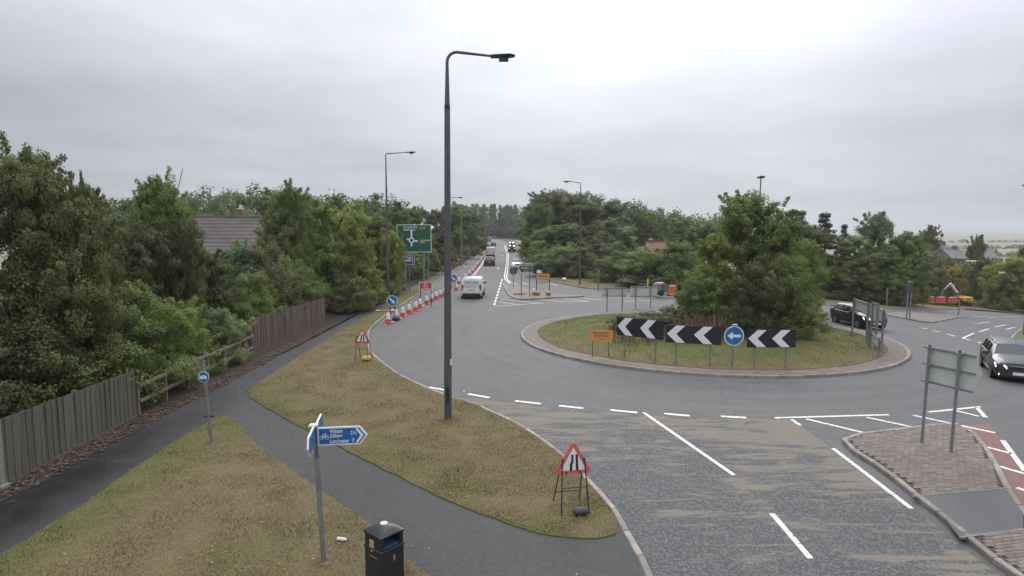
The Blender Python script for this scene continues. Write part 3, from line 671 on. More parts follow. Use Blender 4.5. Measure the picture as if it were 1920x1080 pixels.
# red surfacing strip beside the island
red = px((1803, 800), (1855, 792), (1868, 812), (1895, 850), (1925, 900), (1950, 945), (1960, 1010), (1925, 962), (1893, 913), (1859, 858), (1829, 814))
area('red_surfacing', red, 0.0045, 'red_surface')
area('gutter_strip', [(8.56, 16.3), (8.99, 16.3), (8.82, 15.9), (8.83, 14.7), (8.77, 13.7), (8.64, 12.8), (8.5, 11.5), (8.32, 10.3), (8.28, 9), (8.1, 9), (8.16, 10.3), (8.3, 12.0), (8.42, 13.5), (8.5, 15.6)], 0.0055, 'asphalt_dark')

# ------------------------------------------------------------------ road markings
mk = []
def stroke(u1, v1, u2, v2, wd=0.12):
    a = G(u1, v1); b = G(u2, v2); mk.append((a, b, wd))
for q in ((804, 726, 835, 732), (878, 739, 918, 746), (966, 752, 1014, 757.5), (1048, 761, 1094, 766), (1144, 769, 1195, 774), (1245, 776, 1293, 780), (1352, 781, 1399, 783.5)): stroke(*q, wd=0.17)
stroke(1453, 784, 1667, 778, 0.13)
for q in ((1207, 774, 1376, 891), (1447, 963, 1520, 1048), (1562, 841, 1709, 954), (1484, 787, 1501, 798)): stroke(*q, wd=0.11)
mk.append(((5.22, 8.6), (5.22, 6.6), 0.11))
for q in ((1512, 786, 1633, 815), (1625, 783, 1725, 804), (1712, 779, 1866, 812), (1741, 773, 1838, 763), (1790, 770, 1836, 781), (1831, 764, 1848, 783), (1880, 826, 1922, 884), (1848, 838, 1897, 851), (1875, 875, 1922, 889), (1906, 915, 1925, 921)): stroke(*q, wd=0.13)
# hatching and centre lines on the road ahead
for i in range(9):
    t = i / 9; a = (941.7 + (926 - 941.7) * t, 523.7 + (573.7 - 523.7) * t); t2 = t + 0.075; b = (941.7 + (926 - 941.7) * t2, 523.7 + (573.7 - 523.7) * t2); stroke(*a, *b, wd=0.16)
stroke(926, 574.6, 1020, 568, 0.12)
for q in ((935, 566, 976, 572), (938, 561, 1016, 569), (1016, 562, 1061, 566.3), (1056, 560.5, 1107, 565.2), (1061, 566.3, 1107, 565), (1091, 559, 1127, 562.8), (1168, 565.4, 1190, 566), (1200, 563, 1222, 564)): stroke(*q, wd=0.12)
for u1, u2, v in ((940, 946, 539.5), (938, 949, 543.5), (936, 952, 548), (934, 953, 552.5), (932, 956, 557)): stroke(u1, v, u2, v + 0.6, 0.12)
def poly_mark(pts, wd):
    for a, b in zip(pts[:-1], pts[1:]): mk.append((a, b, wd))
poly_mark([(-0.25, 68.8), (-0.85, 74.5), (-1.0, 82), (-1.0, 113), (-1.3, 164), (-3.0, 235)], 0.14)
poly_mark([(0.55, 67.6), (-0.15, 69.8), (-0.58, 74.5), (-0.7, 82), (-0.68, 113), (-0.95, 164), (-2.6, 235)], 0.14)
poly_mark([(-6.0, 76), (-5.15, 84), (-5.35, 106), (-5.9, 127), (-6.3, 150)], 0.16)
for q in ((-2.2, 96), (-2.25, 128), (-2.3, 150), (-2.9, 190)): mk.append(((q[0], q[1]), (q[0], q[1] + 4), 0.14))
for q in ((980, 531, 989, 533), (1028, 532, 1046, 535), (867, 497, 872, 499)): stroke(*q, wd=0.18)
poly_mark([(-7.9, 37.6), (-7.5, 40), (-7.3, 44), (-6.9, 49), (-6.4, 55), (-5.9, 60)], 0.1)
for q in ((713, 679, 718, 677), (868, 733.5, 872, 733)): stroke(*q, wd=0.1)
# right hand arm
for q in ((1727, 615, 1739, 617), (1748, 620.3, 1762, 623), (1775, 627, 1791, 631), (1805, 635, 1826, 625), (1805, 635, 1819, 638.6), (1834, 642, 1842, 645), (1836, 622.5, 1854, 617), (1865, 613.6, 1886, 609.4), (1887, 618, 1903, 614), (1824, 606, 1832, 607), (1834, 607, 1855, 604), (1824, 594, 1850, 594), (1852, 596, 1868, 595), (1872, 594, 1912, 594)): stroke(*q, wd=0.14)
mb_i = 0
for a, b, wd in mk:
    a = Vector((a[0], a[1])); b = Vector((b[0], b[1])); d = (b - a); n = Vector((-d.y, d.x)).normalized() * wd / 2
    z0 = 0.009 + rise(a.y) + gtilt(a.x) + (.012 if a.x > 16 else 0); z1 = 0.009 + rise(b.y) + gtilt(b.x) + (.012 if b.x > 16 else 0)
    me = bpy.data.meshes.new('road_marking')
    me.from_pydata([(a.x - n.x, a.y - n.y, z0), (b.x - n.x, b.y - n.y, z1), (b.x + n.x, b.y + n.y, z1), (a.x + n.x, a.y + n.y, z0)], [], [(0, 1, 2, 3)])
    me.materials.append(M['white_line']); me.update()
    o = link('road_marking', me); o['kind'] = 'structure'

# ------------------------------------------------------------------ foliage
def leaves(rng, cen, nrm, n_per, spread, size, aspect=0.62, flat=0.12, droop=0.0):
    """leaf quads scattered round clump centres. cen (k,3), spread (k,)"""
    k = len(cen); N_ = k * n_per
    idx = np.repeat(np.arange(k), n_per)
    d = rng.normal(size=(N_, 3)); d /= np.linalg.norm(d, axis=1)[:, None]
    rad = rng.random(N_) ** (1 / 2.2)
    off = d * (rad * spread[idx])[:, None]; off[:, 2] *= 0.92
    p = cen[idx] + off
    p[:, 2] -= droop * np.hypot(off[:, 0], off[:, 1])
    # leaf normal: mostly outward/up with scatter
    nm = nrm[idx] * 0.5 + d * 0.8 + np.array([0, 0, flat]) + rng.normal(size=(N_, 3)) * 0.45
    nm /= np.linalg.norm(nm, axis=1)[:, None]
    t = np.cross(nm, rng.normal(size=(N_, 3))); t /= np.linalg.norm(t, axis=1)[:, None]
    b = np.cross(nm, t)
    s = size * rng.uniform(0.65, 1.3, N_)[:, None]
    v0 = p - t * s * 0.5; v2 = p + t * s * 0.5
    v1 = p + b * s * aspect * 0.5 + nm * s * 0.08; v3 = p - b * s * aspect * 0.5 + nm * s * 0.08
    V = np.stack([v0, v1, v2, v3], 1).reshape(-1, 3)
    F = np.arange(N_ * 4).reshape(-1, 4)
    ct = rng.random(k)[idx]
    tint = np.clip(0.75 * ct ** 1.3 + 0.4 * (rng.random(N_) - .3), 0, 1)
    return V, F, np.repeat(tint, 4)
def crown_clumps(rng, k, H, W, z0, shape='round', lobes=7):
    """clump centres through an uneven crown of height H, width W, from z0 up"""
    lb = []
    for i in range(lobes):
        a = rng.uniform(0, 2 * math.pi); h = rng.uniform(0.12, 0.92)
        prof = {'round': math.sin(math.pi * min(1, max(0.05, h * 0.86 + 0.1))) ** 0.7, 'tall': (1 - h) ** 0.6 * 0.95 + 0.12, 'bush': (1 - h ** 2.2) ** 0.5}[shape]
        rr = W / 2 * prof * rng.uniform(0.35, 0.72)
        lb.append((rr * math.cos(a), rr * math.sin(a), z0 + (H - z0) * h, W * rng.uniform(0.17, 0.3) * (0.55 + 0.45 * prof)))
    if shape != 'round' or z0 < 0.7:
        for i in range(6):
            a = i / 6 * 2 * math.pi + rng.uniform(-.4, .4); rr = W / 2 * rng.uniform(.5, .72); q = W * rng.uniform(.15, .2)
            lb.append((rr * math.cos(a), rr * math.sin(a), max(q * .75, z0 + (H - z0) * rng.uniform(.05, .2)), q))
    lb.append((0, 0, z0 + (H - z0) * 0.5, W * 0.3)); lb.append((rng.uniform(-.1, .1) * W, rng.uniform(-.1, .1) * W, H - W * 0.17, W * 0.17))
    lb = np.array(lb); ii = rng.choice(len(lb), k, p=lb[:, 3] ** 2 / (lb[:, 3] ** 2).sum())
    d = rng.normal(size=(k, 3)); d[:, 2] += 0.25; d /= np.linalg.norm(d, axis=1)[:, None]
    r = rng.random(k) ** 0.33
    c = lb[ii, :3] + d * (lb[ii, 3] * r)[:, None] * np.array([1, 1, 0.95])
    c[:, 2] = np.maximum(c[:, 2], z0 * 0.6 + 0.15)
    return c, d, lb
def trunk_mb(rng, H, z0, lb, r0):
    mb = MB(); top = H * 0.72
    pts = [(0, 0, -0.1), (rng.normal() * .04, rng.normal() * .04, z0 * 0.6 + .3), (rng.normal() * .12, rng.normal() * .12, H * 0.45), (rng.normal() * .2, rng.normal() * .2, top)]
    mb.tube(pts, [r0 * 1.25, r0, r0 * 0.65, r0 * 0.2], 7)
    for x, y, z, r in lb[:10]:
        s = Vector(pts[1]).lerp(Vector(pts[2]), rng.uniform(0, 0.9)); e = Vector((x, y, z)); m = s.lerp(e, 0.55) + Vector((0, 0, -0.06 * H))
        mb.tube([s, m, e], [r0 * 0.45, r0 * 0.3, r0 * 0.08], 5, cap=False)
    return mb
def proto_broad(seed, H, W, z0, k, n_per, size, spread, shape='round', lobes=8, r0=None, twigs=0):
    rng = np.random.default_rng(seed)
    c, d, lb = crown_clumps(rng, k, H, W, z0, shape, lobes)
    V, F, T = leaves(rng, c, d, n_per, rng.uniform(0.6, 1.35, k) * spread, size)
    if twigs:                                   # loose shoots that break the outline
        o = lb[rng.choice(len(lb), twigs)]; dd = rng.normal(size=(twigs, 3)); dd[:, 2] = np.abs(dd[:, 2]) + 0.3; dd /= np.linalg.norm(dd, axis=1)[:, None]
        cc = []
        for q, e in zip(o, dd):
            for s in (1.0, 1.18, 1.36): cc.append(q[:3] + e * q[3] * s)
        cc = np.array(cc); V2, F2, T2 = leaves(rng, cc, np.repeat(dd, 3, 0), max(8, n_per // 4), np.full(len(cc), spread * 0.42), size)
        F = np.r_[F, F2 + len(V)]; V = np.r_[V, V2]; T = np.r_[T, T2]
    return V, F, T, trunk_mb(rng, H, z0, lb, r0 or H * 0.018)
def proto_conifer(seed, H, W, z0, tiers, size, dens=46):
    rng = np.random.default_rng(seed); cs = []; ns = []; sp = []; mb = MB()
    mb.tube([(0, 0, -0.1), (0, 0, H * 0.5), (0.03, 0, H * 0.98)], [H * 0.016, H * 0.01, 0.02], 7)
    for i in range(tiers):
        h = i / tiers; z = z0 + (H - z0) * h; r = W / 2 * (1 - h) ** 0.8 * rng.uniform(0.75, 1.1) + 0.12; nb = max(4, int(9 * (1 - h) + 3))
        for j in range(nb):
            a = rng.uniform(0, 2 * math.pi); rl = r * rng.uniform(0.65, 1.1); m = max(2, int(rl / 0.35))
            for q in range(m):
                f = (q + 1) / m; cs.append((math.cos(a) * rl * f, math.sin(a) * rl * f, z - 0.28 * rl * f + 0.12 * rl * f * f)); ns.append((math.cos(a) * .3, math.sin(a) * .3, 0.8)); sp.append(0.2 + 0.12 * (1 - f))
            mb.tube([(0, 0, z), (math.cos(a) * rl, math.sin(a) * rl, z - 0.16 * rl)], [0.03, 0.01], 4, cap=False)
    V, F, T = leaves(rng, np.array(cs), np.array(ns), dens, np.array(sp) * W / 2.9, size, 0.4, 0.4)
    return V, F, T, mb
PROTO = {}
def regm(key, mats, pr, H, W):
    V, F, T, mb = pr; tm = mb.mesh('trunk', 'bark', 50); me = np_mesh('crown', V, F, mats[0], T)
    for k, m in zip(key, mats): PROTO.setdefault(k, []).append((me, tm, H, W, m))
regm(['sycamore', 'maple_mid'], ['leaf_dark', 'leaf_mid'], proto_broad(1, 8.6, 6.2, 1.2, 300, 230, 0.115, 0.44, 'round', 14, twigs=90), 8.6, 6.2)
regm(['sycamore', 'maple_mid'], ['leaf_dark', 'leaf_mid'], proto_broad(2, 8.6, 6.2, 1.0, 300, 230, 0.115, 0.44, 'tall', 14, twigs=90), 8.6, 6.2)
regm(['bush_mid', 'bush_brown', 'bush_dark', 'bush_lime', 'bush_grey'], ['leaf_mid', 'leaf_brown', 'leaf_dark', 'leaf_lime', 'leaf_grey'], proto_broad(3, 3.4, 3.4, 0.15, 170, 190, 0.072, 0.3, 'bush', 9, r0=0.05, twigs=50), 3.4, 3.4)
regm(['bush_mid', 'bush_brown', 'bush_dark', 'bush_lime', 'bush_grey'], ['leaf_mid', 'leaf_brown', 'leaf_dark', 'leaf_lime', 'leaf_grey'], proto_broad(4, 3.4, 3.4, 0.15, 170, 190, 0.075, 0.31, 'bush', 8, r0=0.05, twigs=60), 3.4, 3.4)
regm(['tree_mid', 'tree_yellow', 'tree_dark', 'tree_grey', 'tree_orange'], ['leaf_mid', 'leaf_yellow', 'leaf_dark', 'leaf_grey', 'leaf_orange'], proto_broad(5, 9, 6, 0.4, 340, 140, 0.155, 0.44, 'bush', 13, twigs=40), 9, 6)
regm(['tree_mid', 'tree_yellow', 'tree_dark', 'tree_grey', 'tree_orange'], ['leaf_mid', 'leaf_yellow', 'leaf_dark', 'leaf_grey', 'leaf_orange'], proto_broad(6, 9, 6, 0.4, 340, 140, 0.155, 0.44, 'tall', 13, twigs=50), 9, 6)
regm(['tree_mid', 'tree_yellow', 'tree_dark', 'tree_grey'], ['leaf_mid', 'leaf_yellow', 'leaf_dark', 'leaf_grey'], proto_broad(7, 9, 6, 0.4, 340, 140, 0.155, 0.44, 'round', 13, twigs=50), 9, 6)
regm(['willow'], ['leaf_grey'], proto_broad(8, 8, 4, 0.3, 190, 110, 0.17, 0.4, 'tall', 11, twigs=60), 8, 4)
regm(['pine'], ['needle'], proto_conifer(9, 9, 4.2, 1.0, 15, 0.24), 9, 4.2)
regm(['cedar'], ['leaf_blue'], proto_conifer(10, 5, 4.6, 0.3, 15, 0.17, 44), 5, 4.6)
PC = {}
trng = random.Random(4)
def tree(kind, u, Y, vtop, wpx, label, cat='tree', base=None, z=0.1, name=None, group=None, X=None, pi=None):
    """u: picture column, Y: distance, vtop: picture row of the top, wpx: crown width in picture px"""
    if u > 1480 and Y < 62: Y *= 1.2 if u < 1700 else 1.5
    X = atx(u, Y) if X is None else X
    if base is not None: z = base
    if cat == 'shrub' and 13 < Y < 39 and u < 640:      # keep the shrubs on their side of the fences
        X = min(X, (-11.2 if 18.6 < Y < 27 else -11.75) - 0.5 * wpx / FPX * Y)
    vtop = vtop + (0.06 * (540 - vtop) if cat == 'tree' else 0); h = max(0.8, hat(vtop, Y) - z - gtilt(X)); wd = wpx / FPX * Y
    i = PC.get(kind, 0); PC[kind] = i + 1
    cm, tm, H, W, lm = PROTO[kind][(i if pi is None else pi) % len(PROTO[kind])]
    nm = name or {'bush': 'shrub', 'shrub': 'shrub'}.get(cat, 'tree')
    o = thing(nm, label, cat, (X, Y, z), trng.uniform(0, 6.28), group)
    s = (wd / W, wd / W * trng.uniform(0.9, 1.1), h / H)
    for nm_, me in (('trunk', tm), ('crown', cm)):
        q = link(nm_, me, o, scale=s)
        if nm_ == 'crown': q.material_slots[0].link = 'OBJECT'; q.material_slots[0].material = M[lm]
    return o
# ---- left: behind the near fence
T_ = tree
T_('sycamore', 68, 17.6, 288, 270, 'tall dark sycamore at the left edge behind the weathered fence')
T_('sycamore', -120, 16.0, 300, 240, 'dark sycamore cut off by the left edge of the picture')
T_('sycamore', 150, 20.5, 352, 170, 'lower sycamore with a branch reaching out right of the tall one')
T_('sycamore', 168, 19.6, 330, 80, 'slender sycamore leader leaning out right of the tall one')
T_('maple_mid', 300, 27, 334, 150, 'spiky topped maple left of the tiled roof')
T_('sycamore', 225, 24, 425, 210, 'dark rounded maple between the tall sycamore and the spiky maple')
T_('sycamore', 350, 26.5, 400, 110, 'dark narrow maple touching the left end of the tiled roof')
T_('bush_dark', 40, 15.4, 560, 330, 'dark shrub hanging over the left end of the weathered fence', 'shrub')
T_('bush_mid', 190, 17.6, 520, 300, 'big leafy shrub behind the weathered fence', 'shrub')
T_('bush_dark', 120, 16.4, 600, 240, 'dark low shrub in the middle behind the weathered fence', 'shrub')
T_('bush_mid', 265, 19.0, 560, 230, 'shrub at the right end of the weathered fence', 'shrub')
T_('bush_mid', 330, 21.2, 545, 210, 'green shrub pushing over the post and rail fence', 'shrub')
T_('bush_mid', 395, 23.6, 575, 170, 'shrub in the middle behind the post and rail fence', 'shrub')
T_('bush_grey', 432, 26.2, 585, 110, 'pale shrub beside the left end of the brown board fence', 'shrub')
T_('tree_dark', 385, 29.0, 470, 140, 'dark tree below the tiled roof')
T_('cedar', 456, 33, 452, 170, 'blue green conifer in front of the tiled roof')
T_('bush_mid', 420, 36, 478, 110, 'green shrub under the left half of the tiled roof', 'shrub')
T_('bush_mid', 468, 41, 462, 90, 'rounded green shrub in front of the right half of the tiled roof', 'shrub')
T_('tree_mid', 512, 43, 418, 70, 'narrow green tree in front of the wide brick chimney')
T_('bush_mid', 480, 31.5, 520, 120, 'leafy shrub between the conifer and the brown board fence', 'shrub')
T_('bush_dark', 400, 31, 520, 120, 'dark shrub left of the blue green conifer', 'shrub')
T_('bush_mid', 515, 36, 480, 110, 'shrub right of the blue green conifer', 'shrub')
T_('bush_lime', 520, 30.6, 562, 130, 'bright lime shrub behind the brown board fence', 'shrub')
T_('bush_mid', 470, 29.3, 575, 90, 'green shrub left of the lime shrub', 'shrub')
T_('bush_brown', 560, 34, 470, 170, 'brownish shrub rising above the brown board fence', 'shrub')
T_('maple_mid', 545, 40, 336, 130, 'tall loose topped tree standing highest right of the tiled roof')
T_('tree_mid', 600, 44, 372, 130, 'broad green tree right of the tall loose topped tree')
T_('tree_yellow', 655, 48, 384, 130, 'yellowish tree left of the second street lamp')
T_('bush_mid', 622, 38.5, 500, 110, 'shrub past the right end of the brown board fence', 'shrub')
T_('tree_yellow', 680, 46, 440, 100, 'lighter yellow green tree just left of the second street lamp')
T_('bush_brown', 660, 43, 520, 90, 'low brown shrub beside the far footpath', 'shrub')
T_('bush_dark', 690, 48, 525, 70, 'dark low shrub behind the second street lamp', 'shrub')
T_('tree_mid', 700, 57, 395, 100, 'green tree behind the second street lamp')
T_('tree_yellow', 733, 55, 428, 58, 'green tree hiding the left side of the green direction sign')
T_('tree_mid', 742, 70, 378, 110, 'tree rising behind the green direction sign')
T_('tree_mid', 782, 82, 382, 100, 'tree right behind the top of the green direction sign')
T_('tree_dark', 815, 94, 388, 90, 'dark tree left of the tall street lamp')
T_('tree_mid', 770, 75, 470, 70, 'shrubby tree under the green direction sign')
T_('tree_mid', 845, 112, 385, 85, 'tree behind the tall street lamp above the orange barriers')
T_('tree_dark', 808, 90, 470, 60, 'dark undergrowth tree beside the orange barriers')
T_('tree_mid', 868, 135, 388, 80, 'tree right of the tall street lamp beside the far road')
T_('tree_dark', 842, 118, 460, 55, 'dark low tree behind the orange barriers')
T_('tree_dark', 885, 168, 390, 70, 'tree overhanging the far left lane')
T_('tree_dark', 875, 150, 450, 40, 'low dark tree at the far end of the orange barriers')
T_('tree_dark', 640, 70, 366, 120, 'dark tree top behind the yellowish tree')
T_('tree_dark', 580, 68, 370, 110, 'dark tree top behind the broad green tree')
T_('tree_grey', 470, 62, 392, 90, 'pale rounded tree behind the brick chimney')
# ---- right side of the road ahead
T_('tree_mid', 1008, 105, 372, 84, 'green tree at the left end of the right hand wood')
T_('tree_dark', 1035, 118, 349, 130, 'highest tree of the right hand wood')
T_('tree_mid', 1030, 96, 420, 100, 'bushy green tree low at the left of the right hand wood')
T_('tree_dark', 1085, 112, 362, 140, 'dark tree of the right hand wood behind the bracket lamp')
T_('tree_dark', 1140, 125, 372, 120, 'dark tree right of the bracket lamp at the wood edge')
T_('tree_mid', 1070, 92, 415, 120, 'green tree below the top of the right hand wood')
T_('tree_dark', 1190, 140, 392, 110, 'dark tree where the right hand wood slopes down')
T_('tree_dark', 1105, 95, 440, 90, 'shadowy tree left of the pale willow')
T_('willow', 1148, 76, 402, 74, 'tall pale willow right of the bracket lamp')
T_('willow', 1182, 78, 418, 80, 'pale willow adjoining the tall willow')
T_('bush_grey', 1055, 78, 462, 90, 'pale shrub left behind the bracket lamp', 'shrub')
T_('bush_mid', 1012, 92, 455, 70, 'green shrub beside the oncoming lane', 'shrub')
T_('bush_brown', 1090, 76, 466, 80, 'brownish shrub behind the bracket lamp', 'shrub')
T_('tree_yellow', 986, 100, 440, 36, 'small yellowish sapling beside the oncoming white car')
T_('bush_mid', 1030, 80, 475, 90, 'shrub behind the fallen orange roadwork boards', 'shrub')
T_('bush_mid', 1165, 70, 475, 110, 'green shrub below the pale willows', 'shrub')
T_('bush_yellow' if False else 'bush_mid', 1215, 66, 470, 130, 'broad green shrub above the yellow post', 'shrub')
T_('bush_mid', 1265, 62, 460, 130, 'leafy shrub left of the roundabout tree', 'shrub')
T_('bush_dark', 1195, 63, 520, 90, 'dark shrub behind the paired sign backs', 'shrub')
T_('bush_dark', 1240, 60, 520, 90, 'dark shrub behind the yellow post', 'shrub')
T_('tree_grey', 1275, 72, 402, 90, 'feathery tree left above the roundabout tree')
T_('tree_grey', 1320, 70, 408, 90, 'grey green tree just behind the roundabout tree')
# ---- roundabout
T_('tree_mid', 1405, 35.0, 350, 165, 'big green tree on the roundabout', base=0.5)
T_('tree_mid', 1462, 34.0, 398, 140, 'right hand tree of the roundabout clump', base=0.5)
T_('tree_yellow', 1335, 34.2, 440, 125, 'left hand tree of the roundabout clump', base=0.5)
T_('bush_mid', 1320, 32.5, 520, 120, 'leafy shrub at the left foot of the roundabout tree', 'shrub', base=0.5)
T_('bush_mid', 1480, 31.0, 490, 130, 'leafy shrub at the right foot of the roundabout tree', 'shrub', base=0.45)
T_('bush_dark', 1420, 31.0, 500, 150, 'dark shrub in the middle under the roundabout tree', 'shrub', base=0.5)
T_('bush_mid', 1500, 33.0, 450, 110, 'tall shrub on the right side of the roundabout clump', 'shrub', base=0.5)
T_('bush_grey', 1215, 33.5, 585, 90, 'low weedy shrub behind the left chevron board', 'shrub', base=0.45)
T_('bush_grey', 1265, 32.5, 575, 90, 'low weedy shrub behind the middle chevron board', 'shrub', base=0.5)
T_('bush_brown', 1170, 33.0, 592, 60, 'withered low shrub at the left edge of the roundabout scrub', 'shrub', base=0.4)
T_('bush_mid', 1525, 30.5, 575, 60, 'small leafy shrub right of the right chevron board', 'shrub', base=0.4)
# ---- right hand belt of trees
T_('pine', 1500, 58, 380, 80, 'dark pine right behind the roundabout tree')
T_('pine', 1545, 56, 384, 84, 'dark pine with an open pointed top')
T_('tree_dark', 1520, 54, 420, 120, 'dark tree below the two pines')
T_('pine', 1582, 58, 408, 50, 'small pine right of the two tall pines')
T_('tree_grey', 1640, 56, 398, 90, 'feathery topped tree above the grey marker post')
T_('tree_mid', 1595, 54, 440, 120, 'green tree above the black SUV behind the roundabout')
T_('tree_mid', 1690, 54, 430, 110, 'green tree left of the far houses')
T_('tree_mid', 1650, 52.5, 470, 110, 'full green tree behind the grey marker post')
T_('tree_brown' if False else 'tree_grey', 1735, 56, 468, 100, 'grey green tree in front of the far grey roofs')
T_('bush_dark', 1560, 52, 500, 100, 'dark shrub at the verge left of the marker post', 'shrub')
T_('bush_dark', 1620, 51.5, 505, 90, 'dark shrub at the verge behind the marker post', 'shrub')
T_('bush_mid', 1680, 51.5, 500, 90, 'green shrub behind the left end of the red barriers', 'shrub')
T_('bush_dark', 1725, 52, 505, 80, 'dark shrub behind the red barriers', 'shrub')
T_('tree_orange', 1795, 60, 498, 62, 'small tree turning orange behind the excavator')
T_('bush_brown', 1765, 54, 508, 60, 'brownish shrub left of the orange tree', 'shrub')
T_('bush_dark', 1838, 56, 490, 60, 'dark shrub between the orange tree and the right hand bush', 'shrub')
T_('tree_yellow', 1900, 50, 478, 100, 'yellow green bushy tree at the right edge')
T_('bush_mid', 1885, 49, 520, 70, 'low green bush left of the right edge tree', 'shrub')
T_('tree_dark', 1740, 130, 424, 62, 'dark round tree left of the far house roofs', base=-5.5, pi=0)
T_('tree_dark', 1830, 112, 443, 46, 'dark round tree standing alone between the far houses', base=-5.5, pi=0)
T_('tree_dark', 1925, 95, 455, 50, 'dark tree at the right edge beyond the bush', base=-4)
T_('tree_dark', 1752, 96, 480, 44, 'dark garden tree under the left end of the far grey roofs', base=-3.5)
T_('tree_mid', 1862, 100, 484, 50, 'garden tree in front of the gabled house', base=-3.5)
T_('tree_mid', 1808, 98, 490, 46, 'garden tree left of the white conservatory', base=-3.5)
T_('tree_mid', 1780, 100, 486, 44, 'low garden tree in front of the far grey roofs', base=-4.5)

# ---- far woods: read as one mass each
def wood(name, spots, mat, label, seed, n_cl=46, n_per=34, size=0.55, conif=0.0):
    rng = np.random.default_rng(seed); VV = []; FF = []; TT = []; k0 = 0
    for (x, y, z, h, wd) in spots:
        if rng.random() < conif:
            k = n_cl; hh = rng.random(k) ** 0.8; a = rng.uniform(0, 6.28, k); r = wd * 0.32 * (1 - hh) * rng.uniform(0.4, 1, k)
            c = np.c_[r * np.cos(a), r * np.sin(a), h * (0.15 + 0.85 * hh)]; d = np.c_[np.cos(a), np.sin(a), np.full(k, .3)]; sp = np.full(k, wd * 0.11)
        else:
            c, d, lb = crown_clumps(rng, n_cl, h, wd, h * 0.1, 'round', 7); sp = rng.uniform(0.7, 1.3, n_cl) * wd * 0.125
        V, F, T = leaves(rng, c, d, n_per, sp, size)
        VV.append(V + np.array([x, y, z])); FF.append(F + k0); k0 += len(V); TT.append(np.clip(T * 0.7 + rng.uniform(-.1, .35), 0, 1))
    o = link(name, np_mesh(name, np.vstack(VV), np.vstack(FF), mat, np.concatenate(TT)))
    return tag(o, label, 'wood', kind='stuff')
wr = random.Random(2)
sp = []
for i in range(46):     # ridge wood at the left behind the house
    Y = wr.uniform(105, 165); u = 150 + i * 13 + wr.uniform(-10, 10); vt = np.interp(u, [150, 230, 350, 420, 520, 620, 760], [374, 366, 364, 358, 362, 366, 374]) + wr.uniform(-2, 9)
    sp.append((atx(u, Y), Y, 0.1, hat(vt, Y), wr.uniform(8, 11)))
for i in range(24):
    Y = wr.uniform(75, 100); u = 140 + i * 18; sp.append((atx(u, Y), Y, 0.1, hat(405 + wr.uniform(-10, 20), Y), wr.uniform(6, 8)))
wood('far_wood', sp, 'wood_far', 'wooded ridge beyond the tiled roof on the left', 1)
sp = []
for i in range(60):     # conifers closing the road
    Y = wr.uniform(360, 420); u = 845 + i * 3.0 + wr.uniform(-4, 4); vt = np.interp(u, [840, 880, 930, 970, 1030], [378, 384, 386, 384, 380]) + wr.uniform(-3, 10)
    z = rise(Y); sp.append((atx(u, Y), Y, z, hat(vt, Y) - z, wr.uniform(8, 11)))
for i in range(22):     # left side of the bend
    t = i / 21; Y = 190 + 170 * t; x = np.interp(Y, [190, 250, 310, 360], [-17, -20, -24, -30]) - wr.uniform(0, 6); z = rise(Y); vt = 388 + wr.uniform(-4, 8)
    sp.append((x, Y, z, max(8, hat(vt, Y) - z), wr.uniform(7, 9)))
for i in range(40): Y = wr.uniform(388, 398); sp.append((-48 + i * 1.7, Y, rise(Y), wr.uniform(4, 7), 6))
wood('far_wood', sp, 'wood_far', 'dark conifer wood closing the far end of the road', 2, conif=0.6, size=0.8)
sp = []
for i in range(60):     # right-hand wood falling away
    u = 965 + i * 7 + wr.uniform(-6, 6); Y = wr.uniform(125, 185); vt = np.interp(u, [960, 1000, 1040, 1100, 1180, 1240, 1290, 1400], [392, 366, 354, 360, 384, 398, 406, 415]) + wr.uniform(0, 10)
    sp.append((max(11.5 if Y < 200 else 8, atx(u, Y)), Y, 0.1, hat(vt, Y), wr.uniform(8, 11)))
for i in range(16):
    Y = 130 + i * 14; x = np.interp(Y, [130, 170, 250, 300, 345], [11.5, 10.5, 8, 5.5, 2]) + wr.uniform(0, 4); z = rise(Y); sp.append((x, Y, z, max(8, hat(wr.uniform(380, 395), Y) - z), wr.uniform(7, 9)))
wood('far_wood', sp, 'wood_far', 'dark wood behind the right hand trees sloping down to the right', 3)
sp = []
for i in range(60):     # distant hedges and copses over the fields at the right
    Y = (330, 520, 900)[i % 3] + i * 1.5; u = 1690 + (i // 3) * 15 + wr.uniform(-6, 6); x = atx(u, Y); z = terr(x, Y) + gtilt(x) - .3; sp.append((x, Y, z - 1, wr.uniform(2.0, 4.0), wr.uniform(9, 16)))
wood('far_hedgerow', sp, 'wood_far', 'distant hedgerows across the pale fields', 4, n_cl=14, n_per=14, size=1.4)

# dry stalks among the chevrons
rng = np.random.default_rng(8); mb = MB()
for i in range(520):
    u = rng.uniform(1150, 1372); v = rng.uniform(633, 651) - (u - 1260) * 0.01
    x, y = G(u, v, .4); y += rng.uniform(0, 1.5); z = izz(x, y); h = rng.uniform(0.35, 1.05) * (1.15 if 1270 < u < 1365 else 0.6)
    t = Vector((rng.normal() * .09, rng.normal() * .09, h)); b = Vector((x, y, z - .02)); s = rng.uniform(.006, .012)
    mb.tube([b, b + t * 0.6, b + t], [s, s, s * 1.0], 3, cap=False)
    if rng.random() < 0.7:
        mb.tube([b + t * 0.62, b + t * 0.8, b + t * 1.02], [s * 1.5, s * 4.0, s], 4, cap=False)
tag(mb.build('dry_stalks', 'stalk'), 'brown dead weed stalks standing behind the chevron boards', 'weeds', kind='stuff')

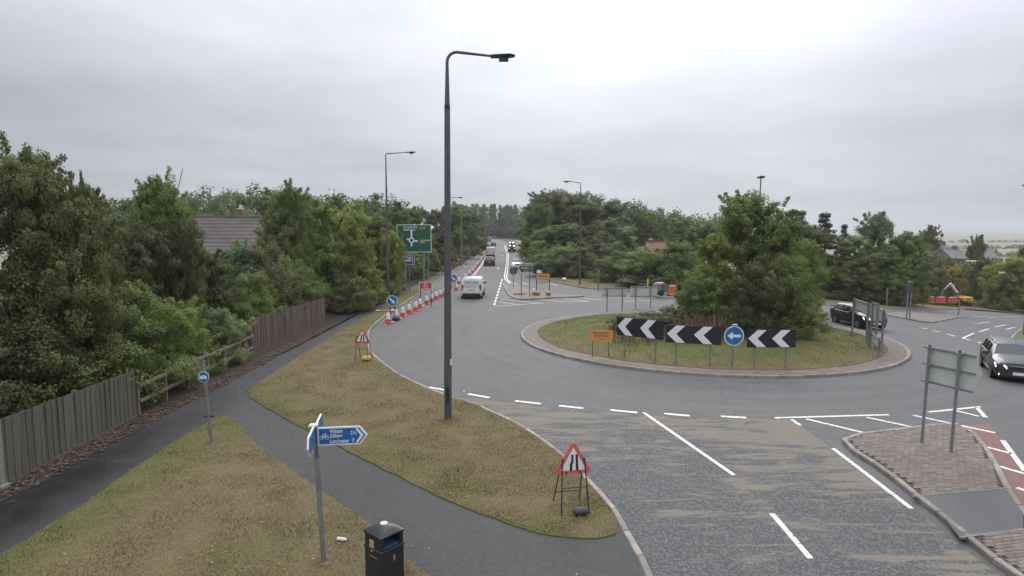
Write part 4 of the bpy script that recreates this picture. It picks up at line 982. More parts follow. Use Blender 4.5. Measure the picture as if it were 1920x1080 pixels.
# ------------------------------------------------------------------ grass blades and fallen leaves
def blades(name, poly, n, hgt, wd, zf, gfun, label, seed, mat='blade', near=0.0):
    rng = np.random.default_rng(seed); a = np.array(poly); P = []
    lo, hi = a.min(0), a.max(0); tot = 0
    while tot < n:
        q = rng.uniform(lo, hi, (n * 2, 2))
        if near: q = q[rng.random(len(q)) < np.clip((near / np.maximum(q[:, 1], 1)) ** 1.5, 0, 1)]
        q = q[(q[:, 1] > 7) & (np.abs(q[:, 0] / q[:, 1]) < 0.95)]
        q = q[inside(poly, q)]; P.append(q); tot += len(q)
    P = np.vstack(P)[:n]
    clump = np.array([mnoise.noise(Vector((x * 1.1, y * 1.1, 3))) for x, y in P])
    h = hgt * rng.uniform(0.5, 1.4, n) * (1 + 0.7 * clump); a = rng.uniform(0, 6.28, n); lean = rng.normal(size=(n, 2)) * 0.5
    z = zf(P); base = np.c_[P, z - 0.01]; dx = np.c_[np.cos(a), np.sin(a), np.zeros(n)] * wd
    tip = base + np.c_[lean * h[:, None], h]
    V = np.stack([base - dx, base + dx, tip], 1).reshape(-1, 3); F = np.arange(3 * n).reshape(-1, 3)
    t = np.clip(gfun(P) * 0.8 + 0.26 + clump * 0.5 + rng.normal(size=n) * 0.15, 0, 1)
    return tag(link(name, np_mesh(name, V, F, mat, np.repeat(t, 3))), label, 'grass', kind='stuff')
blades('grass', g1, 80000, 0.036, 0.007, lambda P: np.full(len(P), .112), green1, 'short dry grass on the triangular verge beside the fence path', 1, near=11)
blades('grass', v2, 110000, 0.036, 0.008, lambda P: np.full(len(P), .115), green2, 'short parched grass on the long verge by the road', 2, near=13)
blades('grass', isl, 60000, 0.05, 0.010, lambda P: 0.145 + dome(P), lambda P: np.full(len(P), .3), 'rough grass covering the roundabout', 3)
def scatter_leaves(name, pts, z, size, label, mat, seed):
    rng = np.random.default_rng(seed); n = len(pts); V = []; 
    a = rng.uniform(0, 6.28, n); s = size * rng.uniform(0.5, 1.5, n); c, si = np.cos(a) * s, np.sin(a) * s
    P = np.c_[pts, z + rng.uniform(0.004, 0.03, n)]
    o = lambda x, y, zz: np.c_[x, y, zz]
    v0 = P + o(c, si, 0 * c); v1 = P + o(-si * .6, c * .6, rng.uniform(0, .02, n)); v2_ = P - o(c, si, -rng.uniform(0, .02, n)); v3 = P - o(-si * .6, c * .6, 0 * c)
    V = np.stack([v0, v1, v2_, v3], 1).reshape(-1, 3)
    return tag(link(name, np_mesh(name, V, np.arange(4 * n).reshape(-1, 4), mat, np.repeat(rng.random(n), 4))), label, 'leaves', kind='stuff')
M['fallen'] = blade_mat('fallen', (0.34, 0.27, 0.10), (0.16, 0.085, 0.06))
M['fallen_dark'] = blade_mat('fallen_dark', (0.16, 0.10, 0.075), (0.055, 0.035, 0.03))
rng = np.random.default_rng(5)
q = rng.uniform([-9, 8.5], [2.2, 24], (2200, 2)); q = q[(inside(g1, q) | inside(v2, q)) & (rng.random(len(q)) < np.clip(13 / q[:, 1], 0, 1))]
qp = np.c_[rng.uniform(-10.3, 2, 1500), rng.uniform(8.5, 30, 1500)]; qp = qp[inside(fw_poly, qp) & ~inside(g1, qp) & ~inside(v2, qp)]; dd_ = np.minimum(seg_dist(qp, G1_left + G1_right), seg_dist(qp, V2_low)); qp = qp[rng.random(len(qp)) < np.exp(-dd_ / .35) + .08][:240]
scatter_leaves('fallen_leaves', qp, 0.094, 0.02, 'stray fallen leaves on the tarmac footpath', 'fallen', 7)
scatter_leaves('fallen_leaves', q[:700], 0.125, 0.022, 'small yellow leaves scattered over the dry grass', 'fallen', 1)
q = np.c_[rng.normal(-11.0, .22, 2600), rng.uniform(9, 34, 2600)]; q = q[(q[:, 0] > -11.4) & (q[:, 0] < -9.9)]
scatter_leaves('fallen_leaves', q, 0.106, 0.05, 'dark leaf litter along the foot of the fences', 'fallen_dark', 2)

# ------------------------------------------------------------------ fences
random.seed(9)
def board_fence(label, A, B, h0, h1, mat, pitch=0.105, wd=0.118, top_j=0.012, cat='fence'):
    A = Vector(A); B = Vector(B); d = B - A; Ln = d.length; rz = math.atan2(d.y, d.x); root = thing('board_fence', label, cat, (A.x, A.y, 0.1), rz)
    me = MB().box((0, 0, 0.5), (1, 0.022, 1), ch=0.0).mesh('board', mat)
    n = int(Ln / pitch)
    for i in range(n):
        t = (i + 0.5) / n; h = h0 + (h1 - h0) * t + random.uniform(-top_j, top_j)
        link('board', me, root, (t * Ln, -0.03 - (i % 2) * 0.013, 0.05 + random.uniform(0, .012)), (random.uniform(-.012, .012), random.uniform(-.006, .006), random.uniform(-.05, .05)), (wd * random.uniform(0.92, 1.04), 1, h - 0.05))
    for z in (0.35, 0.75, 1.15):
        MB().box((Ln / 2, 0.03, z * h0 / 1.5), (Ln, 0.05, 0.08)).build('rail', mat, root)
    k = max(1, round(Ln / 2.4))
    for i in range(k + 1): MB().box((i * Ln / k, 0.07, h0 / 2), (0.1, 0.1, h0 * 0.98)).build('post', mat, root)
    MB().box((Ln / 2, -0.03, 0.02), (Ln, 0.03, 0.12)).build('gravel_board', mat, root)
    return root
board_fence('weathered grey close board fence at the left edge', (-11.28, 13.15), (-11.52, 18.35), 1.5, 1.42, 'board_grey')
board_fence('pale fence panel beyond the concrete post at the bottom left corner', (-11.1, 8.2), (-11.2, 12.85), 1.5, 1.5, 'board_grey')
t = thing('concrete_post', 'pale concrete post at the left end of the weathered fence', 'post', (-11.22, 13.0, 0.1))
MB().box((0, 0, 0.78), (0.13, 0.13, 1.56), ch=0.02).build('shaft', 'concrete', t); MB().box((0, 0, 0.05), (0.24, 0.24, 0.1), ch=0.02).build('footing', 'concrete', t)
board_fence('brown close board fence panel beside the footpath', (-11.85, 27.8), (-11.7, 37.9), 1.68, 1.55, 'board_brown', top_j=0.02)
board_fence('short brown fence panel set back behind the longer brown one', (-13.6, 27.3), (-11.95, 27.65), 1.35, 1.5, 'board_brown')
r = thing('post_and_rail_fence', 'low post and rail fence joining the two board fences', 'fence', (0, 0, 0.1))
ys_ = [18.5, 20.1, 21.6, 23.1, 24.6, 26.1, 27.5]
for i, y in enumerate(ys_):
    x = -11.53 - (y - 18.5) * 0.03; p = MB().box((x, y, 0.52), (0.1, 0.1, 1.04), ch=0.02).build('post', 'rail_wood', r)
for i, (y0, y1) in enumerate(zip(ys_[:-1], ys_[1:])):
    for z in (0.93, 0.42):
        x0 = -11.46 - (y0 - 18.5) * 0.03; x1 = -11.46 - (y1 - 18.5) * 0.03
        MB().box(((x0 + x1) / 2, (y0 + y1) / 2, z + random.uniform(-.02, .02)), (math.hypot(x1 - x0, y1 - y0) - .01, 0.05, 0.1), rz=math.atan2(y1 - y0, x1 - x0)).build('rail', 'rail_wood', r)

# ------------------------------------------------------------------ street lamps
def lamp(label, x, y, H, arm, yaw, r0=0.1, r1=0.055, step_z=None, z=0.1, curve=0.5, head=0.75, droop=0.0, group='street lamps', tilt=(0, 0), tagz=None):
    """column with a swept bracket arm pointing along local +x"""
    t = thing('street_lamp', label, 'street lamp', (x, y, z), yaw, group, tilt=tilt)
    sz = step_z or H * 0.75
    MB().tube([(0, 0, -.2), (0, 0, 1.6), (0, 0, 1.65), (0, 0, sz)], [r0, r0, r0 * 0.97, r0 * 0.72], 14).build('column', 'lamp_grey', t, smooth=40)
    MB().tube([(0, 0, sz), (0, 0, sz + 0.12)], [r0 * 0.76, r0 * 0.7], 14).build('collar', 'frame_dark', t, smooth=40)
    pts = [(0, 0, sz + 0.1), (0, 0, H - curve)]
    for a in range(15, 91, 15): pts.append((curve * (1 - math.cos(R(a))), 0, H - curve + curve * math.sin(R(a))))
    pts.append((arm, 0, H - droop)); r1 = r1 * .8
    MB().tube(pts, [r0 * 0.66] + [r1] * (len(pts) - 2) + [r1 * 0.75], 10).build('bracket_arm', 'lamp_grey', t, smooth=50)
    mb = MB(); zt = H - droop
    mb.add([(arm - .1, -.06, zt + .04), (arm + head * .75, -.15, zt + .05), (arm + head, -.09, zt + .03), (arm + head, .09, zt + .03), (arm + head * .75, .15, zt + .05), (arm - .1, .06, zt + .04),
            (arm - .1, -.05, zt - .05), (arm + head * .7, -.12, zt - .02), (arm + head * .97, -.07, zt + .0), (arm + head * .97, .07, zt + .0), (arm + head * .7, .12, zt - .02), (arm - .1, .05, zt - .05)],
           [(0, 1, 2, 3, 4, 5)[::1], (11, 10, 9, 8, 7, 6)] + [(i, 6 + i, 6 + (i + 1) % 6, (i + 1) % 6) for i in range(6)])
    mb.build('lantern', 'black', t)
    MB().box((arm + head * .45, 0, zt - .08), (head * .45, .16, .1), ch=.02).build('driver_box', 'black', t)
    MB().box((0, -r0 - .004, 0.75), (0.1, .02, .5)).build('access_door', 'frame_dark', t)
    if tagz: MB().box((r0 * .8, -r0 * .75, tagz), (.05, .012, .18), rz=.6).build('number_tag', 'white', t)
    return t
lamp('tall grey street lamp standing on the near verge', *G(840, 785, .1), 10.75, 1.35, R(2), r0=0.115, step_z=hat(205, G(840, 785, .1)[1]) - .1, head=0.6, droop=0.1, curve=0.28, tagz=1.75, tilt=(0, R(.4)))
lamp('street lamp rising from the trees beside the far footpath', *G(728, 557, .1), 12.3, 1.9, R(0), r0=0.11, head=0.7, droop=-0.12, curve=0.12)
lamp('street lamp on the right verge with its arm reaching left', *G(1087, 533, .1), 10.9, 1.2, R(180), r0=0.1, head=0.75, droop=-0.15, curve=0.12)
lamp('distant street lamp hidden behind the tall near column', -8.75, 85, 10.4, 1.4, R(0), r0=0.1, head=0.6, curve=0.12)
xl, yl = G(1921, 628, .1)
lamp('street lamp at the right edge with only its arm in view', xl, yl, hat(350, yl) - .1 - gtilt(xl), 0.35, R(170), r0=0.1, head=0.5, droop=-.1, curve=0.1)
t = thing('mast_light', 'slim light mast showing above the roundabout tree', 'street lamp', (atx(1421, 66), 66, 0.1))
hm = hat(334, 66) - .1 - gtilt(atx(1421, 66))
MB().tube([(0, 0, 0), (0, 0, hm)], [.13, .06], 10).build('column', 'lamp_grey', t, smooth=40); MB().box((0, 0, hm + .1), (.5, .9, .22), ch=.05).build('lantern', 'black', t)
t = thing('slim_pole', 'slim grey pole in front of the trees right of the tall lamp', 'pole', (atx(865.5, 104), 104, 0.1))
MB().tube([(0, 0, 0), (0, 0, hat(404, 104))], [.1, .06], 8).build('shaft', 'galv', t, smooth=40); MB().box((0, 0, hat(404, 104) + .03), (.16, .16, .06)).build('cap', 'lamp_grey', t)

# ------------------------------------------------------------------ signs
def circle(r, n=28, cx=0.0, cz=0.0): return [(cx + r * math.cos(2 * math.pi * k / n), cz + r * math.sin(2 * math.pi * k / n)) for k in range(n)]
def rrect(w_, h_, r=0.03, cx=0.0, cz=0.0):
    out = []
    for sx, sz, a0 in ((1, 1, 0), (-1, 1, 90), (-1, -1, 180), (1, -1, 270)):
        for a in (0, 30, 60, 90): out.append((cx + sx * (w_ / 2 - r) + r * math.cos(R(a0 + a)), cz + sz * (h_ / 2 - r) + r * math.sin(R(a0 + a))))
    return out
def post(parent, x, h, r=0.038, y=0.03, mat='galv', z0=-0.1):
    p = MB().tube([(x, y, z0), (x, y, h)], r, 10).build('post', mat, parent, smooth=40)
    MB().tube([(x, y, h), (x, y, h + .02)], [r * 1.05, r * .6], 10).build('post_cap', 'frame_dark', p, smooth=40); return p
def arrow(L_, w_, hd, hw, ang=0.0, cx=0.0, cz=0.0):
    pts = [(-L_ / 2, -w_ / 2), (L_ / 2 - hd, -w_ / 2), (L_ / 2 - hd, -hw / 2), (L_ / 2, 0), (L_ / 2 - hd, hw / 2), (L_ / 2 - hd, w_ / 2), (-L_ / 2, w_ / 2)]
    c, s = math.cos(ang), math.sin(ang); return [(cx + c * a - s * b, cz + s * a + c * b) for a, b in pts]
def blue_disc(parent, r, z, ang, old=False):
    d = MB().plate(circle(r, cz=z), -.004, .004).build('disc', 'sign_back', parent)
    MB().plate(circle(r * .985, cz=z), -.007, -.0045).build('border', 'white', d)
    MB().plate(circle(r * .9, cz=z), -.010, -.0075).build('face', 'disc_blue', d)
    MB().plate(arrow(r * 1.35, r * .26, r * .55, r * .78, ang, 0, z), -.0135, -.0105).build('arrow', 'white', d)
    return d
# chevron boards on the roundabout
def chevron(label, A, B, z0, z1, over):
    A = Vector(A); B = Vector(B); d = B - A; rz = math.atan2(d.y, d.x); c = (A + B) / 2; Ln = d.length + over
    t = thing('chevron_board', label, 'chevron sign', (c.x, c.y, 0), rz, 'chevron boards on the roundabout')
    MB().plate([(-Ln / 2, z0), (Ln / 2, z0), (Ln / 2, z1), (-Ln / 2, z1)], -.012, .004).build('board', 'black', t)
    h = z1 - z0; m = (z0 + z1) / 2
    for k, cx in enumerate((-Ln * .5 + .2, .18)):
        wv = .36; pts = [(cx - .16, m), (cx + .22, z1 - .02), (cx + .22 + wv, z1 - .02), (cx + wv - .16 + .02, m), (cx + .22 + wv, z0 + .02), (cx + .22, z0 + .02)]
        MB().plate(pts, -.018, -.013).build('chevron', 'white', t)
    for s in (-1, 1): post(t, s * d.length / 2, z1 - .04, 0.038, .05)
    for z in (z0 + .12, z1 - .12): MB().box((0, .022, z), (Ln * .98, .03, .04)).build('rail', 'galv', t)
    return t
gz = 0.3
chevron('left chevron board with two white arrows pointing left', G(1170, 665, gz), G(1228, 673, gz), 1.16, 1.98, 0.75)
chevron('middle chevron board with two white arrows pointing left', G(1267, 677, gz), G(1331, 681, gz), 1.08, 1.84, 0.85)
chevron('right chevron board partly covered by leaves', G(1415, 684, gz), G(1474, 684, gz), 1.02, 1.76, 0.7)
x, y = G(1373, 684, gz)
t = thing('blue_arrow_sign', 'blue round sign with a white arrow pointing left on the roundabout', 'sign', (x, y, .3), R(0), tilt=(0, R(1.5)))
blue_disc(t, .41, 1.2, R(180)); post(t, 0, 1.62, .042); MB().box((0.02, 0, 1.66), (.2, .08, .05), ch=.02).build('lamp_hood', 'sign_back', t)
# orange information board
x, y = G(1126, 664, .25)
t = thing('orange_board', 'small orange notice board left of the chevrons', 'sign', (x, y, .22), R(-8))
z0 = hat(640, y) - .22; z1 = hat(619, y) - .22; wd = 44 / FPX * y; m = (z0 + z1) / 2
MB().plate(rrect(wd, z1 - z0, .03, cz=m), -.006, .006).build('board', 'orange', t)
text('lettering', 'Businesses Open', .115, 'black', t, (0, -.009, m + .13), align='CENTER', sx=.92); text('lettering', 'During Works', .115, 'black', t, (0, -.009, m), align='CENTER', sx=.92); text('lettering', 'as usual', .075, 'black', t, (0, -.009, m - .13), align='CENTER')
for s in (-.36, .36): MB().box((s, .02, m / 2), (.05, .04, m + .3)).build('stake', 'rail_wood', t)
# pair of sign backs behind the roundabout
def sign_back(label, u0, u1, vt, vb, vbase, Y, yaw=0.0, posts=(.2, .8), rails=(.15, .85), mat='sign_back', zb=.1, name='sign_back', arrow_end=0, pr=.045):
    x0, x1 = atx(u0, Y), atx(u1, Y); W_ = (x1 - x0) / max(.3, math.cos(yaw)); zt = hat(vt, Y) - zb; zb_ = hat(vb, Y) - zb
    t = thing(name, label, 'sign', ((x0 + x1) / 2, Y, zb), yaw)
    if arrow_end: pl = [(-W_ / 2, zb_), (W_ / 2 - .18, zb_), (W_ / 2, (zt + zb_) / 2), (W_ / 2 - .18, zt), (-W_ / 2, zt)]
    else: pl = rrect(W_, zt - zb_, .04, cz=(zt + zb_) / 2)
    MB().plate(pl, .0, .006).build('panel', mat, t)
    MB().plate([(a * .985, b) for a, b in pl], .007, .010).build('face', 'sign_green', t)
    for p in posts: post(t, -W_ / 2 + W_ * p, zt + .02, pr, -.09)
    for rr_ in rails: MB().box((0, -.025, zb_ + (zt - zb_) * rr_), (W_ * .99, .04, .045)).build('rail', 'galv', t)
    return t
sign_back('left one of the paired grey sign backs behind the roundabout', 1130, 1176, 539, 556, 585, 44.5, R(-5), (.2, .82), (.06, .94))
sign_back('right one of the paired grey sign backs behind the roundabout', 1182, 1234, 537, 557, 580, 46.5, R(5), (.2, .75), (.06, .94))
# big sign back on the near island
A = Vector(G(1730, 830, .1)); B = Vector(G(1785, 847, .1)); d = B - A; c = (A + B) / 2; rz = math.atan2(d.y, d.x)
t = thing('sign_back', 'large grey back of a pointed sign on two posts on the near brick island', 'sign', (c.x, c.y, .1), rz, tilt=(0, R(1.2)))
hw = d.length / 2; z0, z1 = 1.62, 2.62
pl = [(-hw - .12, z0), (hw + .3, z0), (hw + .5, (z0 + z1) / 2 + .02), (hw + .3, z1), (-hw - .12, z1)]
MB().plate(pl, .05, .058).build('panel', 'sign_back', t); MB().plate([(a * .99, b) for a, b in pl], .059, .062).build('face', 'sign_green', t)
for s in (-1, 1): post(t, s * hw, z1 + .02, .038, -.04, 'galv')
for z in (z0 + .04, z0 + .5, z1 - .06): MB().box((.08, .03, z), (2 * hw + .55, .035, .04)).build('rail', 'galv', t)
for z in (z0 + .04, z0 + .5, z1 - .06):
    for s in (-1, 1): MB().box((s * hw, -.01, z), (.12, .13, .03)).build('clamp', 'galv', t)
# cluster of sign backs at the right of the roundabout
def oblique(label, A, B, z0, z1, zg, mat='sign_back', face='sign_green'):
    A = Vector(A); B = Vector(B); d = B - A; c = (A + B) / 2
    t = thing('sign_back', label, 'sign', (c.x, c.y, zg), math.atan2(d.y, d.x)); w_ = d.length
    MB().plate(rrect(w_ * 1.15, z1 - z0, .03, cz=(z0 + z1) / 2), 0, .006).build('panel', mat, t); MB().plate(rrect(w_ * 1.13, z1 - z0 - .02, .03, cz=(z0 + z1) / 2), .007, .01).build('face', face, t)
    for s in (-1, 1): post(t, s * w_ / 2, z1 + .03, .05, -.06)
    for z in (z0 + .06, z1 - .06): MB().box((0, -.02, z), (w_ * 1.14, .035, .05)).build('rail', 'galv', t)
    return t
oblique('pale sign back on tall posts in front of the black SUV', G(1600, 627, .3), G(1627, 641, .3), 1.3, 1.92, .3)
oblique('dark edged sign back beside the front of the black SUV', G(1634, 648, .3), G(1644, 653, .3), 1.15, 2.1, .3)
oblique('narrow slanting sign back right of the black SUV', G(1643, 640, .3), G(1656, 652, .3), 1.1, 1.75, .3)
oblique('low sign back on short posts at the roundabout edge', G(1631, 646, .3), G(1650, 664, .3), .25, .75, .22)

# ---- temporary triangular signs
def tri(r_, cz, rnd=.06):
    out = []; S = r_
    for k in range(3):
        a = R(90 + 120 * k); cx_, cz_ = (S - 2 * rnd) * math.cos(a), (S - 2 * rnd) * math.sin(a)
        for b in (-50, -25, 0, 25, 50): out.append((cx_ + rnd * math.cos(a + R(b)), cz + cz_ + rnd * math.sin(a + R(b))))
    return out
def roadworks_triangle(label, x, y, yaw, side, zg=.115, bag='sand_black', bagpos=(.12, -.3), tilt=(0, 0)):
    t = thing('warning_sign', label, 'road sign', (x, y, zg), yaw, tilt=tilt)
    rr_ = side / math.sqrt(3); cz = .78 + rr_ * .5
    p = MB().plate(tri(rr_ + .03, cz), -.012, .006).build('plate', 'red_old', t)
    MB().plate(tri(rr_ * .72, cz, .015), -.018, -.0125).build('white_face', 'white', p)
    k = rr_ / .43
    sym = lambda pts: [(a * k, cz + b * k) for a, b in pts]
    MB().plate(sym([(-.075, -.16), (-.025, -.16), (-.022, -.03), (.0, .02), (-.003, .17), (-.045, .17), (-.045, .03), (-.072, -.02)][::1]), -.023, -.0185).build('lane_symbol', 'black', p)
    MB().plate(sym([(.055, -.16), (.105, -.16), (.085, .17), (.04, .17)]), -.023, -.0185).build('lane_symbol', 'black', p)
    zt = .78 + .1; w_ = side * .34
    for s in (-1, 1):
        MB().tube([(s * w_ * .9, -.02, zt + .2), (s * w_ * 1.12, -.2, 0)], .013, 6).build('front_leg', 'frame_dark', t)
        MB().tube([(s * w_ * .85, .02, zt + .2), (s * w_ * 1.1, .5, 0)], .013, 6).build('rear_leg', 'frame_dark', t)
    MB().tube([(-w_ * .97, -.1, .52), (w_ * .97, -.1, .52)], .01, 6).build('brace', 'frame_dark', t); MB().tube([(-w_ * 1.05, .34, .26), (w_ * 1.05, .34, .26)], .01, 6).build('brace', 'frame_dark', t)
    for s in (-1, 1):
        MB().box((s * rr_ * .33, -.016, cz - rr_ * .47), (.02, .03, .06)).build('clip', 'black', t); MB().box((s * rr_ * .5, -.016, cz + rr_ * .12), (.06, .03, .02), ry=s * 1.0).build('clip', 'black', t)
    return t
def sandbag(label, x, y, z, rz, mat, L_=.42, W_=.24, H_=.16):
    o = MB(); vs = []; n, m = 12, 8
    for i in range(n + 1):
        a = i / n; sx = math.sin(math.pi * min(1, max(0, a))) ** .35; 
        for j in range(m):
            b = 2 * math.pi * j / m; vs.append(((a - .5) * L_, W_ / 2 * (.35 + .65 * sx) * math.cos(b), H_ / 2 + H_ / 2 * (.3 + .7 * sx) * math.sin(b) + random.uniform(-.006, .006)))
    fs = [(i * m + j, i * m + (j + 1) % m, (i + 1) * m + (j + 1) % m, (i + 1) * m + j)[::-1] for i in range(n) for j in range(m)] + [tuple(range(m)), tuple(range(n * m, n * m + m))[::-1]]
    o.add(vs, fs); t = o.build('sandbag', mat, None, (x, y, z), (0, 0, rz), smooth=60); return tag(t, label, 'sandbag')
x, y = G(1075, 962, .115)
roadworks_triangle('red triangle sign for road narrowing on the near verge', x, y + .12, R(10), .75)
sandbag('black sandbag at the foot of the near triangle sign', *G(1089, 966, .115), .12, R(8), 'sand_black', .32, .2, .16)
x, y = G(680, 676, .115)
roadworks_triangle('red triangle sign for road narrowing standing far along the verge', x, y, R(-6), .75)
sandbag('yellow sandbag beside the far triangle sign', *G(687, 677, .115), .12, R(20), 'sand_yellow', .42, .3, .24)

# ---- cycle finger post
x, y = G(607, 1052, .115)
t = thing('finger_post', 'cycle route finger post with blue arms beside the litter bin', 'signpost', (x, y, .11), 0, tilt=(0, R(-2.1)))
zt = hat(812, y) - .11
MB().tube([(0, 0, -.1), (0, 0, zt - .42)], .045, 12).build('lower_post', 'galv', t, smooth=40)
MB().tube([(0, 0, zt - .42), (0, 0, zt - .38), (0, 0, zt + .12)], [.05, .035, .035], 12).build('upper_post', 'lamp_grey', t, smooth=40)
MB().box((-.02, 0, zt + .14), (.14, .1, .035), ch=.01).build('top_cap', 'white_warm', t)
hh = .155
arm = bpy.data.objects.new('sign_arm', None); C.objects.link(arm); arm.parent = t; arm.location = (.04, -.0, zt - .06); arm.rotation_euler = (0, R(1.6), R(6))
Lr = .82
MB().plate([(0, -hh), (Lr - .12, -hh), (Lr, 0), (Lr - .12, hh), (0, hh)], -.012, .012).build('arm_plate', 'white', arm)
MB().plate([(.025, -hh + .025), (Lr - .135, -hh + .025), (Lr - .035, 0), (Lr - .135, hh - .025), (.025, hh - .025)], -.016, -.0125).build('arm_face', 'sign_blue', arm)
MB().plate([(Lr - .2, hh - .035), (Lr - .155, hh - .035), (Lr - .065, 0), (Lr - .155, -hh + .035), (Lr - .2, -hh + .035), (Lr - .115, 0)], -.0195, -.0165).build('chevron_mark', 'white', arm)
for s_, zz, sz in (('Witton', .082, .088), ('Gilbert', .005, .088), ('Lanchester', -.088, .088)): text('lettering', s_, sz, 'white', arm, (.2, -.018, zz), sx=.82)
text('lettering', '2½', .088, 'white', arm, (.535, -.018, .045)); text('lettering', '7', .088, 'white', arm, (.56, -.018, -.088))
for cxw in (.065, .15): MB().plate(circle(.032, 14, cxw, .0 - .02), -.0182, -.0165).build('symbol_wheel', 'white', arm); MB().plate(circle(.023, 14, cxw, -.02), -.0195, -.0185).build('symbol_hub', 'sign_blue', arm)
mb = MB()
for a, b in (((.065, -.02), (.09, .03)), ((.09, .03), (.135, .03)), ((.09, .03), (.108, -.02)), ((.108, -.02), (.135, .03)), ((.15, -.02), (.13, .05)), ((.065, -.02), (.108, -.02)), ((.082, .045), (.1, .045)), ((.12, .052), (.14, .052))):
    mb.tube([(a[0], -.019, a[1]), (b[0], -.019, b[1])], .004, 4)
mb.build('bicycle_symbol', 'white', arm)
for nm, ang, z_, Lx, flip in (('sign_arm', -80, zt - .02, .5, 1), ('sign_arm', 100, zt + .16, .5, 0)):
    a2 = bpy.data.objects.new(nm, None); C.objects.link(a2); a2.parent = t; a2.location = (-.01 if flip else .02, 0, z_ if flip else zt - .01); a2.rotation_euler = (0, 0, R(ang))
    MB().plate([(0.03, -hh), (Lx * 1.3, -hh), (Lx * 1.5, 0), (Lx * 1.3, hh), (0.03, hh)], -.014, .014).build('arm_plate', 'white_warm', a2)
    for yy in (-.0185, .0145): MB().plate([(.05, -hh + .02), (Lx * 1.28, -hh + .02), (Lx * 1.46, 0), (Lx * 1.28, hh - .02), (.05, hh - .02)], yy, yy + .004).build('arm_face', 'sign_blue', a2)

# ---- litter bin
x, y = G(718, 1078, .112); y = 9.35; x = atx(710, y)
zt = hat(975, y + .1) - .1
t = thing('litter_bin', 'black square litter bin with a gold emblem beside the path', 'bin', (x, y, .1), R(-41))
S = .215
MB().box((0, 0, (zt - .34) / 2), (2 * S, 2 * S, zt - .34), ch=.02).build('body', 'black_plastic', t)
MB().box((0, 0, zt - .345), (2 * S + .03, 2 * S + .03, .03), ch=.008).build('rim', 'black_plastic', t)
for sx in (-1, 1):
    for sy in (-1, 1): MB().box((sx * (S - .03), sy * (S - .03), zt - .22), (.055, .055, .23)).build('corner_pillar', 'black_plastic', t)
MB().box((-S + .012, 0, zt - .22), (.02, 2 * S - .1, .23)).build('side_panel', 'black_plastic', t)
for s_ in (-1, 1): MB().box((0, s_ * (S - .012), zt - .22), (2 * S - .1, .02, .23)).build('side_panel', 'black_plastic', t)
MB().box((0, 0, zt - .32), (2 * S - .08, 2 * S - .08, .02)).build('inner_liner', 'hiviz', t)
mb = MB(); nn = 8; vs = []
for i in range(nn + 1):
    for j in range(nn + 1):
        a, b = i / nn * 2 - 1, j / nn * 2 - 1; vs.append((a * (S + .015), b * (S + .015), zt - .105 + .085 * (1 - max(abs(a), abs(b)) ** 2.2) + .02 * (1 - a * a) * (1 - b * b)))
fs = [(i * (nn + 1) + j, (i + 1) * (nn + 1) + j, (i + 1) * (nn + 1) + j + 1, i * (nn + 1) + j + 1) for i in range(nn) for j in range(nn)]
mb.add(vs, fs); mb.box((0, 0, zt - .115), (2 * S + .028, 2 * S + .028, .022)); mb.build('lid', 'black_plastic', t, smooth=40)
MB().lathe([(0, zt + .012), (.045, zt + .012), (.058, zt + .004), (.06, zt - .005)], 18).build('ash_plate', 'white_warm', t, smooth=30)
e = MB()
for k in range(4):
    a = R(45 + 90 * k); e.plate(circle(.034, 10, .035 * math.cos(a), zt - .27 + .05 * math.sin(a)), -.003, .003)
e.plate(arrow(.09, .05, .05, .1, R(-90), 0, zt - .36), -.003, .003)
e.build('gold_emblem', 'gold', t, (-.03, -S - .004, 0))
MB().box((0, -S - .004, zt - .47), (.2, .004, .02)).build('label_strip', 'galv', t)
MB().box((S + .006, .02, zt - .5), (.012, .035, .09)).build('lock_plate', 'galv', t)
# bottle lying on the grass
x, y = G(642, 1013, .13)
mb = MB().lathe([(0, -.1), (.03, -.1), (.033, -.09), (.033, .04), (.014, .075), (.013, .1), (0, .1)], 12, axis='X')
b = thing('bottle', 'white plastic bottle lying on the grass by the finger post', 'bottle', (x, y, .15), R(-12))
mb.build('bottle_body', 'litter_white', b, smooth=40); MB().lathe([(0, .098), (.017, .098), (.017, .12), (0, .12)], 10, axis='X').build('bottle_cap', 'navy', b)

# ---- cycleway post with blue discs
x, y = G(397, 829, .115)
t = thing('cycle_sign_post', 'leaning grey post with small blue round cycle sign at the path fork', 'signpost', (x, y, .11), 0, tilt=(R(1), R(-3.0)))
zt = hat(676, y) - .11
post(t, 0, zt, .045, 0)
d = MB().plate(circle(.15, 22, 0, zt - .42), -.062, -.056).build('disc', 'sign_back', t); MB().plate(circle(.148, 22, 0, zt - .42), -.065, -.0625).build('border', 'white', d); MB().plate(circle(.138, 22, 0, zt - .42), -.068, -.0655).build('face', 'disc_blue', d)
mb = MB(); mb.plate(circle(.045, 12, -.045, zt - .43), -.071, -.0685); mb.plate(circle(.045, 12, .05, zt - .43), -.071, -.0685); mb.box((0, -.07, zt - .38), (.09, .003, .02)); mb.build('symbol', 'white', d)
d2 = MB().plate(circle(.15, 22, 0, zt - .42), -.006, 0).build('disc', 'sign_back', t, (-.06, .05, 0), (0, 0, R(75)))
MB().box((-.17, .05, zt - .12), (.03, .03, .22)).build('bracket', 'galv', t); MB().box((0, 0, .72), (.22, .06, .04)).build('clamp', 'frame_dark', t)

